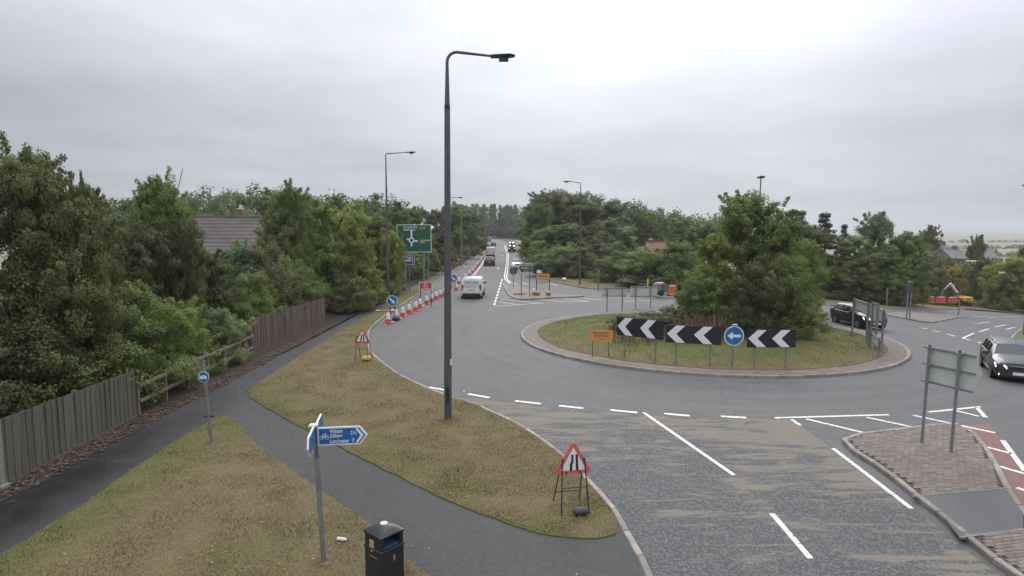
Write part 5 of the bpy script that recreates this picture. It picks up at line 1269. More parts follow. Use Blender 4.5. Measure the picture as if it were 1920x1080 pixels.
# ---- blue keep-right discs among the cones
def keep_right(label, x, y, zc, r, zg=0.0, yaw=0.0):
    t = thing('keep_right_sign', label, 'road sign', (x, y, zg), yaw)
    blue_disc(t, r, zc, R(-45))
    for s in (-1, 1): MB().tube([(s * .12, .02, zc - r * .6), (s * .2, -.12, 0)], .016, 6).build('front_leg', 'frame_dark', t); MB().tube([(s * .12, .03, zc - r * .5), (s * .2, .4, 0)], .016, 6).build('rear_leg', 'frame_dark', t)
    MB().tube([(-.18, -.08, .2), (.18, -.08, .2)], .014, 6).build('brace', 'frame_dark', t)
    return t
x, y = G(736, 601, .0)
keep_right('blue keep right sign with white arrow at the start of the cones', x, y, hat(564, y), .36)
sandbag('dark sandbag under the blue keep right sign', x + .25, y - .1, .0, .3, 'sand_black', .5, .36, .3); sandbag('tan sandbag left of the blue keep right sign', x - .2, y - .25, .0, .3, 'sand_tan', .45, .3, .22)
x, y = G(850, 541, .0)
keep_right('blue keep right sign beside the white van', x, y, hat(522, y), .36 * 1.2)
# fallen red barrier board on the verge
x, y = G(722, 583, .115); t = thing('fallen_board', 'red and white board lying flat on the grass by the cones', 'board', (x, y, .12), R(15))
MB().box((0, 0, .03), (1.3, .4, .03)).build('panel', 'red_barrier', t)
for s in (-.5, .5): MB().box((s, -.02, .05), (.28, .42, .012)).build('white_stripe', 'white', t)

# ---- traffic cones
def cone_proto():
    t = thing('traffic_cone', 'x', 'traffic cone', (0, 0, 0))
    MB().box((0, 0, .035), (.44, .44, .07), ch=.02).build('base', 'cone_red', t)
    MB().lathe([(.165, .07), (.135, .25), (.1, .45), (.062, .66), (.035, .75), (.0, .755)], 14).build('body', 'cone_red', t, smooth=40)
    MB().lathe([(.137, .26), (.139, .265), (.070, .64), (.066, .645)], 14).build('sleeve', 'cone_white', t, smooth=40)
    return t
cp_ = cone_proto(); first = [True]
ORD = ['first', 'second', 'third', 'fourth', 'fifth', 'sixth', 'seventh', 'eighth', 'ninth', 'tenth', 'eleventh', 'twelfth', 'thirteenth', 'fourteenth', 'fifteenth', 'sixteenth', 'seventeenth', 'eighteenth', 'nineteenth', 'twentieth']
ORD += ['twenty ' + o_ for o_ in ORD[:9]] + ['thirtieth'] + ['thirty ' + o_ for o_ in ORD[:9]] + ['fortieth']
def cone(x, y, label, z=0.0, s=1.0, group='red and white traffic cones along the closed lane'):
    o = cp_ if first[0] else copy_tree(cp_); first[0] = False
    o.location = (x, y, z + gtilt(x)); o.rotation_euler = (random.uniform(-.02, .02), random.uniform(-.02, .02), random.uniform(0, 3)); o.scale = (s,) * 3
    tag(o, label, 'traffic cone', group)
for i, (u, v) in enumerate(((728, 607), (743, 600), (755.5, 594), (767.5, 588.5), (779.5, 583), (788, 577), (800, 570.5), (809.5, 566), (818, 561.5), (826, 557.5), (834, 554.5))):
    x, y = G(u, v); cone(x, y, '%s red and white cone of the near row counted from the triangle sign' % ORD[i], s=1.12)
x, y = G(856, 544); cone(x, y, 'red and white cone beside the second blue keep right sign')
pts = spline([(-5.9, 68), (-5.55, 80), (-5.7, 96), (-6.2, 127), (-7.3, 165), (-8.4, 200)], 6.2)
for i, (x, y) in enumerate(pts): cone(x, y, '%s cone of the far row counted from the white van' % ORD[i], z=rise(y), s=1.25)
x, y = G(1001, 553, .1); cone(x, y, 'single cone standing on the splitter island', z=.1)

# ---- plastic barriers
def barrier_proto(mat):
    t = thing('road_barrier', 'x', 'barrier', (0, 0, 0)); Lb = 1.0
    mb = MB()
    for z in (.28, .92): mb.box((0, 0, z), (Lb * .97, .06, .1))
    for x in np.linspace(-.44, .44, 6): mb.box((x, 0, .6), (.05, .045, .55))
    mb.build('frame', mat, t)
    MB().box((0, -.035, .93), (Lb * .5, .012, .13)).build('reflector_panel', 'cone_white', t)
    for x in (-.25, .25): MB().lathe([(0, -.045), (.05, -.045), (.05, -.03)], 10, (x, 0, .93), 'Y').build('reflector', 'white', t)
    for x in (-.38, .38): MB().box((x, 0, .1), (.09, .5, .14), ch=.02).build('foot', 'black_plastic', t)
    MB().box((0, .0, .6), (Lb * .88, .01, .5)).build('mesh_panel', mat, t)
    return t
bp1 = barrier_proto('orange_barrier'); bp2 = barrier_proto('red_barrier'); bused = {}
def barrier(pr, x, y, rz, label, group, z=0.0, s=1.0):
    o = copy_tree(pr) if bused.get(pr.name) else pr; bused[pr.name] = True
    o.location = (x, y, z + gtilt(x)); o.rotation_euler = (0, 0, rz); o.scale = (s, 1, 1); tag(o, label, 'barrier', group)
grp = 'orange barriers along the closed lane'
pts = spline([(-9.3, 97.5), (-9.55, 115), (-10.1, 140), (-11.1, 175)], 2.0)
for i in range(len(pts) - 1):
    a, b = Vector(pts[i]), Vector(pts[i + 1]); d = b - a; c = (a + b) / 2
    barrier(bp1, c.x, c.y, math.atan2(d.y, d.x), ('nearest' if i == 0 else 'farthest' if i == len(pts) - 2 else ORD[i]) + ' orange plastic barrier of the receding row left of the closed lane', grp, .1 + rise(c.y), d.length)
for i in range(3): barrier(bp1, -12.3 + i * 1.02, 98.4 - i * .2, R(-8), ('left', 'middle', 'right')[i] + ' orange barrier of the short row set across the verge', 'orange barriers across the verge', .1)
for i in range(4):
    u = 1722 + i * 21; x, y = G(u, 571.5, .1); barrier(bp2, x, y, R(-4), ('leftmost', 'second', 'third', 'rightmost')[i] + ' red plastic barrier in front of the excavator', 'red barriers by the excavator', .1, 1.18)
for i in range(2): x, y = G(1908 + i * 22, 579.5, .1); barrier(bp2, x, y, R(-6), ('left', 'right')[i] + ' red barrier at the right edge of the picture', 'red barriers at the right edge', .1, 1.2)

# ---- far-left direction sign and others
Y = 61.0
x0, x1 = atx(745, Y), atx(809, Y); z0, z1 = hat(473, Y) - .1, hat(421, Y) - .1; wd = x1 - x0; c = (x0 + x1) / 2; m = (z0 + z1) / 2
t = thing('direction_sign', 'large green direction sign with roundabout diagram among the trees', 'road sign', (c, Y, .1), R(3))
MB().plate(rrect(wd, z1 - z0, .05, cz=m), -.01, .01).build('panel', 'white', t); MB().plate(rrect(wd - .12, z1 - z0 - .12, .04, cz=m), -.016, -.0105).build('face', 'sign_green', t)
mp = MB(); cxm = -.25; czm = m - .18
mp.plate(circle(.28, 24, cxm, czm), -.020, -.0165); mp.plate([(cxm - .08, czm + .2), (cxm + .08, czm + .2), (cxm + .08, czm + .95), (cxm - .08, czm + .95)], -.0202, -.0165)
mp.plate([(cxm + .2, czm - .16), (cxm + .62, czm - .16), (cxm + .62, czm + .0), (cxm + .2, czm + .0)], -.0204, -.0165); mp.plate([(cxm - .08, czm - .6), (cxm + .08, czm - .6), (cxm + .06, czm - .2), (cxm - .06, czm - .2)], -.0206, -.0165); mp.plate([(cxm - .5, czm + .05), (cxm - .2, czm + .02), (cxm - .2, czm + .14), (cxm - .5, czm + .17)], -.0208, -.0165)
mp.build('roundabout_diagram', 'white', t); MB().plate(circle(.15, 18, cxm, czm), -.024, -.021).build('diagram_centre', 'black', t)
text('lettering', 'The SOUTH', .27, 'white', t, (-1.05, -.019, z1 - .28)); text('lettering', 'Darlington', .27, 'white', t, (-1.05, -.019, z1 - .52)); text('lettering', 'A167', .27, 'sign_yellow', t, (.55, -.019, z1 - .36), sx=1.0)
MB().plate([(.62, czm - .3), (1.05, czm - .3), (1.05, czm + .05), (.62, czm + .05)], -.02, -.0165).build('brown_patch', 'sand_tan', t); MB().box((1.3, -.018, czm), (.5, .004, .06)).build('line', 'white', t)
for p in (-.9, .9): post(t, p, z1 - .1, .09, .1)
# blue bus lane sign
Y = 57.5; x = atx(767, Y); zc = hat(488, Y) - .1
t = thing('blue_lane_sign', 'small blue rectangular lane sign below the green direction sign', 'road sign', (x, Y, .1), R(0))
MB().plate(rrect(1.0, .82, .03, cz=zc), -.008, .008).build('panel', 'white', t); MB().plate(rrect(.93, .75, .03, cz=zc), -.013, -.0085).build('face', 'navy', t)
mb = MB().box((-.08, -.015, zc + .2), (.55, .004, .12)); mb.box((-.1, -.015, zc - .02), (.5, .004, .16)); mb.box((.3, -.015, zc), (.05, .004, .6)); mb.build('symbol', 'white', t); text('lettering', 'local', .14, 'navy', t, (-.32, -.018, zc + .2))
post(t, 0, zc + .4, .05, .05)
# red bus lane notice
Y = 46.5; x = atx(797.5, Y); zc = hat(537, Y); 
t = thing('red_notice', 'red rectangular notice with white lettering behind the cones', 'road sign', (x, Y, .0), R(4))
MB().plate(rrect(.98, .68, .02, cz=zc), -.008, .008).build('panel', 'white', t); MB().plate(rrect(.9, .6, .02, cz=zc), -.013, -.0085).build('face', 'red', t)
for s_, dz in (('Bus', .18), ('lane', .0), ('suspended', -.18)): text('lettering', s_, .19, 'white', t, (0, -.017, zc + dz), align='CENTER')
for s in (-.4, .4):
    MB().tube([(s, .01, zc + .3), (s, -.1, 0)], .016, 6).build('front_leg', 'frame_dark', t); MB().tube([(s, .02, zc + .2), (s, .5, 0)], .016, 6).build('rear_leg', 'frame_dark', t)
def bare_patch(x, y, r, z):
    pts = [(x + r * (1 + .35 * mnoise.noise(Vector((math.cos(a_) * 1.7 + x, math.sin(a_) * 1.7, y)))) * math.cos(a_), y + r * .8 * (1 + .35 * mnoise.noise(Vector((math.cos(a_) * 1.7, math.sin(a_) * 1.7 + y, x)))) * math.sin(a_)) for a_ in np.linspace(0, 2 * math.pi, 22, endpoint=False)]
    area('bare_soil', pts, z, 'soil')
bare_patch(*G(840, 785, .1), .42, .121); bare_patch(*G(397, 829, .115), .22, .118); bare_patch(*G(607, 1052, .115), .2, .118); bare_patch(-2.0, 9.35, .5, .118); bare_patch(*G(687, 679, .115), .5, .121)
for u, Y, vt, lab in ((761, 57, 518, 'short wooden post beside the far footpath'), (803, 62.5, 470, 'grey post right below the green direction sign')):
    t = thing('marker_post', lab, 'post', (atx(u, Y), Y, .1)); MB().tube([(0, 0, -.1), (0, 0, hat(vt, Y) - .1)], [.07, .06], 8).build('shaft', 'galv', t, smooth=40); MB().box((0, 0, hat(vt, Y) - .09), (.14, .14, .03)).build('cap', 'concrete', t)
# ---- island signs ahead
x, y = G(985, 556, .1); Y = y
t = thing('direction_sign', 'green pointed direction sign on the splitter island', 'road sign', (atx(986, Y), Y, .1), R(0))
z0, z1 = hat(511, Y) - .1, hat(494, Y) - .1; wd = 24 / FPX * Y
pl = [(-wd / 2 - .12, (z0 + z1) / 2), (-wd / 2 + .1, z0), (wd / 2, z0), (wd / 2, z1), (-wd / 2 + .1, z1)]
MB().plate(pl, -.008, .008).build('panel', 'white', t); MB().plate([(a * .94 + .01, (z0 + z1) / 2 + (b - (z0 + z1) / 2) * .9) for a, b in pl], -.013, -.0085).build('face', 'sign_green', t)
text('lettering', 'The SOUTH', .17, 'white', t, (-.42, -.016, z1 - .16)); text('lettering', 'Durham', .2, 'white', t, (-.42, -.016, z1 - .39)); text('lettering', 'A167', .2, 'sign_yellow', t, (-.2, -.016, z0 + .16))
for u in (977.5, 993): post(t, atx(u, Y) - atx(986, Y), z1 - .05, .045, .05)
x, y = G(962.5, 537, .1)
t = thing('round_sign_back', 'dark round sign seen from behind on a single post on the splitter island', 'road sign', (x, y, .1), 0)
zc = hat(508, y) - .1; MB().plate(circle(.4, 24, 0, zc), -.006, .006).build('disc', 'lamp_grey', t); post(t, 0, zc + .3, .045, -.05); MB().box((0, -.025, zc), (.12, .03, .7)).build('channel', 'wood_reel', t)
x, y = G(1018, 553, .1); Y = y
t = thing('diversion_sign', 'tall frame holding an orange diversion sign on the splitter island', 'road sign', (x, Y, .1), 0)
hw_ = 12 / FPX * Y
for s in (-1, 1): MB().tube([(s * hw_, 0, 0), (s * hw_, 0, hat(505, Y) - .1)], .035, 6).build('upright', 'frame_dark', t)
MB().tube([(-hw_, 0, hat(505, Y) - .1), (hw_, 0, hat(505, Y) - .1)], .03, 6).build('crossbar', 'frame_dark', t); MB().tube([(-hw_, 0, hat(530, Y) - .1), (hw_, 0, hat(530, Y) - .1)], .02, 6).build('crossbar', 'frame_dark', t)
z0, z1 = hat(523, Y) - .1, hat(513, Y) - .1
MB().plate([(-hw_ - .02, z0), (hw_ + .02, z0), (hw_ + .02, z1), (-hw_ - .02, z1)], -.05, -.04).build('sign_face', 'orange', t); text('lettering', 'Diversion', .22, 'black', t, (0.05, -.053, (z0 + z1) / 2), align='CENTER', sx=.9); MB().plate([(-hw_, z1 + .05), (-hw_ + .5, z1 + .05), (-hw_ + .35, z1 + .32), (-hw_, z1 + .32)], -.05, -.04).build('white_panel', 'white', t)
sandbag('tan sandbag at the left foot of the diversion sign', x - hw_ + .1, Y - .2, .1, 0, 'sand_tan', .5, .4, .4); sandbag('tan sandbag at the right foot of the diversion sign', x + hw_ - .1, Y - .2, .1, 0, 'sand_tan', .55, .4, .4)
sandbag('flattened dark bag lying on the splitter island', *G(975, 552, .1), .1, .2, 'wood_reel', 1.3, .3, .14)
# ---- right verge bits
x, y = G(1036, 511, .1); t = thing('roadwork_board', 'orange roadwork boards lying on the right verge', 'board', (x, y, .12), R(5))
MB().box((.35, 0, .35), (1.0, .1, .55), rx=R(-20)).build('panel', 'orange_barrier', t); MB().box((-.75, .1, .35), (.7, .1, .35), rx=R(-25)).build('panel', 'red_barrier', t); MB().box((-.22, .06, .35), (.22, .09, .5), rx=R(-20)).build('dark_end', 'black', t); MB().box((.4, -.06, .38), (.7, .02, .12), rx=R(-20)).build('white_stripe', 'white', t)
x, y = G(1058, 514, .1); t = thing('warning_sign', 'black back of a triangular sign on the right verge', 'road sign', (x, y, .12), 0)
MB().plate(tri(.52, .55), -.01, .01).build('plate', 'black', t)
for s in (-.3, .3): MB().tube([(s, 0, .4), (s * 1.1, -.25, 0)], .02, 6).build('leg', 'frame_dark', t); MB().tube([(s, 0, .4), (s * 1.1, .3, 0)], .02, 6).build('leg', 'frame_dark', t)
x, y = G(1058, 527, .1); sandbag('white bag lying on the right verge', x, y, .1, .2, 'litter_white', .5, .4, .4)
for u, vb, vt, lab, mt, r_ in ((1122, 543, 509, 'wooden marker post at the corner of the right verge', 'rail_wood', .07), (1214, 556, 524, 'yellow marker post behind the paired sign backs', 'post_yellow', .07), (1662, 573, 541, 'pale grey marker post on the far right verge', 'galv', .08), (1797, 591, 562, 'thin grey post on the far splitter island', 'galv', .05)):
    x, y = G(u, vb, .1); t = thing('marker_post', lab, 'post', (x, y, .1)); h = hat(vt, y) - .1 - gtilt(x)
    MB().tube([(0, 0, -.1), (0, 0, h)], r_, 8).build('shaft', mt, t, smooth=40); MB().tube([(0, 0, h), (0, 0, h + .04)], [r_ * 1.1, r_ * .6], 8).build('cap', mt, t, smooth=40)
# tall post on the far splitter island: keep-left sign seen from behind
x, y = G(1702, 598, .1); t = thing('sign_back', 'dark tall sign on twin poles on the far splitter island', 'sign', (x, y, .1), R(-30))
zt = hat(527, y) - .1 - gtilt(x)
for s in (-.08, .12): MB().tube([(s, 0, -.05), (s, 0, zt - .5)], .045, 8).build('pole', 'galv', t, smooth=40)
MB().box((0.02, 0, zt - .42), (.36, .22, .85), ch=.08).build('sign_box', 'lamp_grey', t)
# portable cabin bits behind the roundabout
x, y = G(1240, 556, .1); t = thing('welfare_trailer', 'small grey and blue trailer half hidden left of the roundabout tree', 'trailer', (x - .1, y + .3, .12), R(8))
MB().box((0, 0, .75), (1.0, .8, .8), ch=.12).build('box', 'wood_reel', t); MB().box((.2, -.41, .75), (.35, .03, .7)).build('door', 'hiviz', t); MB().box((0, 0, 1.16), (.6, .6, .05)).build('roof_hatch', 'sign_back', t)
for s in (-.6, .6): MB().lathe([(0, -.06), (.25, -.06), (.25, .06), (0, .06)], 12, (0, s * .75, .27), 'Y').build('wheel', 'tyre', t)
x, y = G(1262, 556, .1); barrier(bp1, x, y + .3, R(10), 'orange barrier beside the small trailer', 'barrier by the trailer', .1, .95)

# ---- excavator, soil heap and cable drum at the right
x, y = G(1810, 574, .1); t = thing('mini_excavator', 'yellow mini excavator with white arm behind the red barriers', 'excavator', (x, y + .4, .1), 0)
for s in (-1, 1):
    tr_ = MB().plate(rrect(1.5, .42, .2, 0, .22), s * .4 - .13, s * .4 + .13).build('track', 'black_plastic', t)
    for k in (-.5, 0, .5): MB().lathe([(0, -.02), (.12, -.02), (.12, .02), (0, .02)], 10, (k, s * .4 - .14, .22), 'Y').build('roller', 'frame_dark', tr_)
MB().box((0, 0, .5), (.6, .6, .2)).build('turntable', 'frame_dark', t)
b_ = MB().box((.25, 0, .88), (1.25, 1.0, .5), ch=.12).build('engine_body', 'excavator', t); text('lettering', 'JCB', .26, 'black', b_, (.3, -.51, .86), align='CENTER')
MB().box((-.35, 0, 1.0), (.5, .8, .25), ch=.08).build('seat_deck', 'excavator', t)
MB().box((-.4, .2, 1.18), (1.2, .15, .1)).build('guard_rail', 'orange_barrier', t)
h0 = lambda u, v: (atx(u, y) - x, hat(v, y) - .1 - gtilt(x))
def beam(a, b, wd, mat, name):
    (ax, az), (bx, bz) = h0(*a), h0(*b); d = Vector((bx - ax, bz - az)); n = Vector((-d.y, d.x)).normalized() * wd / 2
    return MB().plate([(ax - n.x, az - n.y), (bx - n.x * .8, bz - n.y * .8), (bx + n.x * .8, bz + n.y * .8), (ax + n.x, az + n.y)], -.12, .12).build(name, mat, t)
beam((1803, 549), (1789, 532), .26, 'white_warm', 'boom'); beam((1789, 534), (1777, 545), .18, 'galv', 'dipper_arm'); beam((1777, 543), (1773, 560), .16, 'galv', 'bucket_link'); beam((1806, 546), (1797, 535), .1, 'paint_dark', 'ram')
x, y = G(1762, 563, .1); t = thing('white_pipe', 'white pipe leaning over the red barriers', 'pipe', (x, y + 1.2, .1), 0)
MB().tube([(-.4, 0, 1.1), (.25, .1, .72)], .1, 12).build('pipe_wall', 'litter_white', t, smooth=40); MB().tube([(-.42, 0, 1.11), (-.36, 0, 1.075)], .115, 12).build('socket_ring', 'litter_white', t, smooth=40); MB().tube([(.2, .1, .75), (.2, .1, 0)], .04, 6).build('prop', 'frame_dark', t)
x, y = G(1840, 576, .1); rng = np.random.default_rng(4); vs = []; fs = []
nn = 22
for i in range(nn + 1):
    for j in range(nn + 1):
        a, b = i / nn * 2 - 1, j / nn * 2 - 1; r_ = math.hypot(a, b); hgt = max(0, 1 - r_) ** .75 * .75
        vs.append((a * 1.6, b * 1.0, hgt + (mnoise.noise(Vector((a * 5, b * 5, 1))) * .16 if r_ < 1 else -.02)))
for i in range(nn):
    for j in range(nn): fs.append((i * (nn + 1) + j, (i + 1) * (nn + 1) + j, (i + 1) * (nn + 1) + j + 1, i * (nn + 1) + j + 1))
mb = MB(); mb.add(vs, fs); o = mb.build('soil_heap', 'soil', None, (x, y + 1.1, .1), smooth=80); tag(o, 'heap of brown soil right of the excavator', 'soil heap')
x, y = G(1833, 566, .1); Y = y; t = thing('cable_drum', 'round wooden cable drum behind the soil heap', 'cable drum', (atx(1833, Y), Y + .6, .1), R(-6))
rd = .6; zc = hat(553, Y) - .1 - gtilt(atx(1833, Y))
MB().lathe([(0, -.3), (rd, -.3), (rd, -.25), (0, -.25)], 26, (0, 0, zc), 'Y').build('flange', 'wood_reel', t); MB().lathe([(0, .25), (rd, .25), (rd, .3), (0, .3)], 26, (0, 0, zc), 'Y').build('flange', 'wood_reel', t); MB().lathe([(rd * .7, -.25), (rd * .7, .25)], 22, (0, 0, zc), 'Y').build('cable', 'frame_dark', t); MB().lathe([(0, -.32), (.12, -.32), (.12, -.3)], 12, (0, 0, zc), 'Y').build('hub', 'frame_dark', t)
MB().box((0, 0, (zc - rd) / 2), (.9, .6, max(.05, zc - rd))).build('stand', 'wood_reel', t)
x, y = G(1877, 580, .1); sandbag('white bag lying on the soil right of the excavator', x, y, .12, .2, 'litter_white', .5, .35, .32)
area('soil_strip', [G(1795, 578, .1), G(1900, 586, .1), G(1925, 584, .1), G(1925, 570, .1), G(1850, 568, .1), G(1800, 570, .1)], .118, 'soil', step=1.0)

# ------------------------------------------------------------------ vehicles
def wheel_proto(r, wd):
    w_ = bpy.data.objects.new('wheel', None); C.objects.link(w_)
    MB().lathe([(r * .62, -wd / 2), (r * .93, -wd / 2), (r, -wd * .35), (r, wd * .35), (r * .93, wd / 2), (r * .62, wd / 2)], 24, axis='Y').build('tyre', 'tyre', w_, smooth=40)
    mb = MB().lathe([(r * .63, -wd * .46), (r * .58, -wd * .3), (r * .2, -wd * .34), (0, -wd * .38)], 20, axis='Y')
    for k in range(5):
        a = 2 * math.pi * k / 5; mb.box((r * .36 * math.cos(a), -wd * .42, r * .36 * math.sin(a)), (r * .56, .03, r * .16), ry=-a)
    mb.build('rim', 'rim', w_)
    return w_
def vehicle(name, label, cat, x, y, hd, L_, W_, H_, hood, belt, cowl, rf, rr_, tg, paint, kind='estate', z=0.0, lights_on=False, trim='chrome', rwin=True, sidewin=True, wheel_r=.33, facing='front', group=None, plate_txt=None):
    """hd: heading of the nose, degrees clockwise from +Y. x coordinates run forward along local +x"""
    t = thing(name, label, cat, (x, y, z), R(90 - hd), group)
    w = W_ / 2; xb = -L_ / 2
    ST = []  # x, zb, wl, zs, ws, z4, w4, z5, w5, z6, w6, z7
    def st(xx, zb, k, zs, z4, k4, z5, k5, z6, k6, z7): ST.append((xx, zb, w * k * .95, zs, w * k, z4, w * k4, z5, w * k5, z6, w * k6, z7))
    n = L_ / 2
    st(n, .30, .70, .48, .60, .66, .64, .6, .66, .45, .67)
    st(n - .07, .24, .86, .52, hood - .16, .84, hood - .11, .74, hood - .09, .5, hood - .08)
    st(n - .3, .21, .97, .58, hood - .08, .92, hood - .03, .8, hood - .005, .5, hood + .01)
    st(n - .75, .21, 1.0, .6, hood - .03, .95, hood + .02, .82, hood + .045, .5, hood + .06)
    st(cowl, .21, 1.0, .62, belt - .02, .965, hood + .07, .86, hood + .10, .6, hood + .12)
    def cab(xx, top, kw=0.0): st(xx, .21, 1.0, .62, belt, .97, top - .1, .80 + kw, top - .025, .66 + kw, top)
    kw = .1 if kind == 'van' else 0.0
    cab(rf, H_ - .03, kw); 
    span = rf - rr_
    for f in (.30, .36, .64, .70): cab(rf - span * f, H_ - (.0 if f < .5 else .01), kw)
    cab(rr_, H_ - .05, kw)
    st(tg, .23, .99, .64, belt + .02, .96, belt + .04, .86 + kw * .5, belt + .06, .66 + kw, belt + .07)
    st(xb + .06, .27, .95, .62, belt - .06, .92, belt - .03, .8, belt - .02, .6, belt - .01)
    st(xb, .34, .9, .6, belt - .22, .86, belt - .2, .75, belt - .19, .5, belt - .18)
    rings = []
    for s in ST:
        xx, zb, wl, zs, ws, z4, w4, z5, w5, z6, w6, z7 = s
        h_ = [(0, zb), (wl * .85, zb), (wl, zb + .1), (ws, zs), (w4, z4), (w5, z5), (w6, z6), (0, z7)]
        full = [(xx, -a, b) for a, b in h_] + [(xx, a, b) for a, b in h_[-2:0:-1]]
        rings.append(full)
    m = len(rings[0]); body, scr, rear, side = MB(), MB(), MB(), MB()
    # ring rows: 0-1-2-3-4-5-6-7 then mirrored 8..13 -> rows by index
    row = [0, 1, 2, 3, 4, 5, 6, 6, 5, 4, 3, 2, 1, 0]
    for i in range(len(rings) - 1):
        for j in range(m):
            q = [rings[i][j], rings[i][(j + 1) % m], rings[i + 1][(j + 1) % m], rings[i + 1][j]]; rw = row[j]; tgt = body
            if i == 4 and rw in (5, 6): tgt = scr
            elif i == 10 and rw in (5, 6) and rwin: tgt = rear
            elif rw == 4 and sidewin and i in ((5, 7, 9) if sidewin is True else sidewin): tgt = side
            tgt.add(q, [(0, 1, 2, 3)])
    body.add(rings[0], [list(range(m))[::1]]); body.add(rings[-1], [list(range(m))[::-1]])
    import bmesh
    def fin(mb, nm, mat, sm):
        me = mb.mesh(nm, mat); b = bmesh.new(); b.from_mesh(me); bmesh.ops.remove_doubles(b, verts=b.verts, dist=1e-4); bmesh.ops.recalc_face_normals(b, faces=b.faces); b.to_mesh(me); b.free()
        if sm: me.polygons.foreach_set('use_smooth', [True] * len(me.polygons)); me.set_sharp_from_angle(angle=R(sm))
        return link(nm, me, t)
    # consistent outward normals: flip by comparing with centre is done by recalc on the joined shell
    bo = fin(body, 'body', paint, 42); fin(scr, 'windscreen', 'glass', 0)
    if rear.v: fin(rear, 'rear_window', 'glass', 0)
    for s in (0, 1):
        h = MB()
        for f in side.f:
            q = [side.v[k] for k in f]
            if (q[0][1] > 0) == bool(s): h.add(q, [(0, 1, 2, 3)])
        if h.v: fin(h, 'side_windows' if len(h.f) > 1 else 'side_window', 'glass', 0)
    xf, xr = n - L_ * .19, xb + L_ * .19
    wp = wheel_proto(wheel_r, .22); wi = 0
    for wx in (xf, xr):
        for s in (-1, 1):
            o = wp if wi == 0 else copy_tree(wp); wi += 1; o.parent = t; o.location = (wx, s * (w - .085), wheel_r); o.rotation_euler = (0, 0, 0 if s < 0 else math.pi)
            MB().lathe([(wheel_r * .9, -.012), (wheel_r * 1.2, -.012), (wheel_r * 1.2, .012), (wheel_r * .9, .012)], 20, (wx, s * (w + .0), wheel_r + .02), 'Y').build('wheel_arch', 'black_plastic', t)
            MB().box((wx, s * (w - .14), .42), (wheel_r * 2.2, .2, wheel_r * 1.5)).build('arch_liner', 'black', t)
    for s in (-1, 1):
        hl = MB(); hl.add([(n - .02, s * w * .52, hood - .20), (n - .03, s * w * .5, hood - .32), (n - .22, s * w * .9, hood - .30), (n - .34, s * w * .95, hood - .12), (n - .14, s * w * .7, hood - .13),
                           (n - .2, s * w * .5, hood - .26), (n - .4, s * w * .8, hood - .25)], [(0, 1, 2, 4), (4, 2, 3), (0, 4, 5), (4, 3, 6, 5), (1, 5, 6, 2), (2, 6, 3), (0, 5, 1)])
        hl.build('headlight', 'lamp_on' if lights_on else 'lamp_clear', t, (.045, s * .012, 0))
        MB().box((n - .1, s * w * .68, .38), (.1, .22, .08)).build('fog_lamp', 'lamp_on' if lights_on == 2 else 'lamp_clear', t)
        MB().box((xb + .06, s * w * .84, belt - .12), (.12, .16, .34 if kind != 'van' else .5), ch=.03).build('tail_light', 'lamp_red', t)
        MB().box((cowl - .35, s * (w + .1), belt + .07), (.12, .22, .15), ch=.03).build('wing_mirror', 'black_plastic' if kind == 'van' else paint, t)
        if kind in ('estate', 'suv'): MB().tube([(rf - .2, s * w * .72, H_ - .02), (rf - .35, s * w * .72, H_ + .04), (rr_ + .25, s * w * .72, H_ + .035), (rr_ + .1, s * w * .72, H_ - .03)], .022, 6).build('roof_rail', 'chrome' if trim else 'black', t)
        if trim: MB().tube([(cowl - .1, s * w * .975, belt + .005), (rr_ + .1, s * w * .975, belt + .01)], .016, 5).build('window_trim', trim, t); MB().box(((xf + xr) / 2, s * (w * .965), .30), (xf - xr - 2.5 * wheel_r, .03, .035)).build('sill_trim', trim, t)
        for dx in (rf - span * .33, ):
            MB().box((dx, s * (w + .001), .62), (.012, .012, .55)).build('door_seam', 'black', t)
        for dx in (rf - span * .24, rf - span * .60):
            MB().box((dx, s * (w * .99 + .004), belt - .1), (.16, .025, .03)).build('door_handle', trim or paint, t)
    MB().box((n - .03, 0, hood - .26), (.06, W_ * .46, .13), ch=.02).build('grille', 'black', t)
    MB().box((n + .004, 0, hood - .19), (.03, W_ * .46, .03)).build('grille_bar', 'chrome' if trim else 'black', t)
    MB().box((n - .05, 0, .36), (.12, W_ * .7, .14), ch=.02).build('lower_intake', 'black_plastic', t)
    MB().box((n + .008, 0, .44), (.02, .52, .115)).build('number_plate', 'white', t)
    MB().box((xb - .012, 0, belt - .30), (.02, .52, .115)).build('number_plate', 'plate_yellow', t)
    MB().box((xb + .0, 0, .40), (.12, W_ * .86, .2), ch=.03).build('rear_bumper', 'black_plastic' if kind != 'estate' else paint, t)
    return t
vehicle('estate_car', 'dark grey estate car with headlights on at the right edge', 'car', 20.45, 24.75, 211, 4.5, 1.76, 1.42, .93, .93, 1.08, .40, -1.64, -2.08, 'paint_dark', 'estate', lights_on=2).scale = (.95,) * 3
vehicle('black_suv', 'black SUV with chrome trim behind the roundabout', 'car', 21.9, 38.5, 176, 4.0, 1.72, 1.50, .98, .98, .95, .38, -1.38, -1.84, 'paint_black', 'suv', wheel_r=.34, lights_on=1).scale = (.92,) * 3
van = vehicle('white_van', 'small white van driving away past the cones', 'van', -3.45, 54.6, 1, 4.4, 1.82, 1.84, 1.02, 1.12, 1.25, .55, -1.95, -2.17, 'paint_white', 'van', trim=None, rwin=False, sidewin=(5,), wheel_r=.31)
for s in (-1, 1): MB().box((-2.13, s * .36, 1.42), (.05, .5, .36), ry=R(-8)).build('rear_window', 'sign_back', van); MB().lathe([(0, -.03), (.05, -.03), (.05, .02)], 8, (-2.24, s * .3, 1.0), 'X').build('door_badge', 'galv', van)
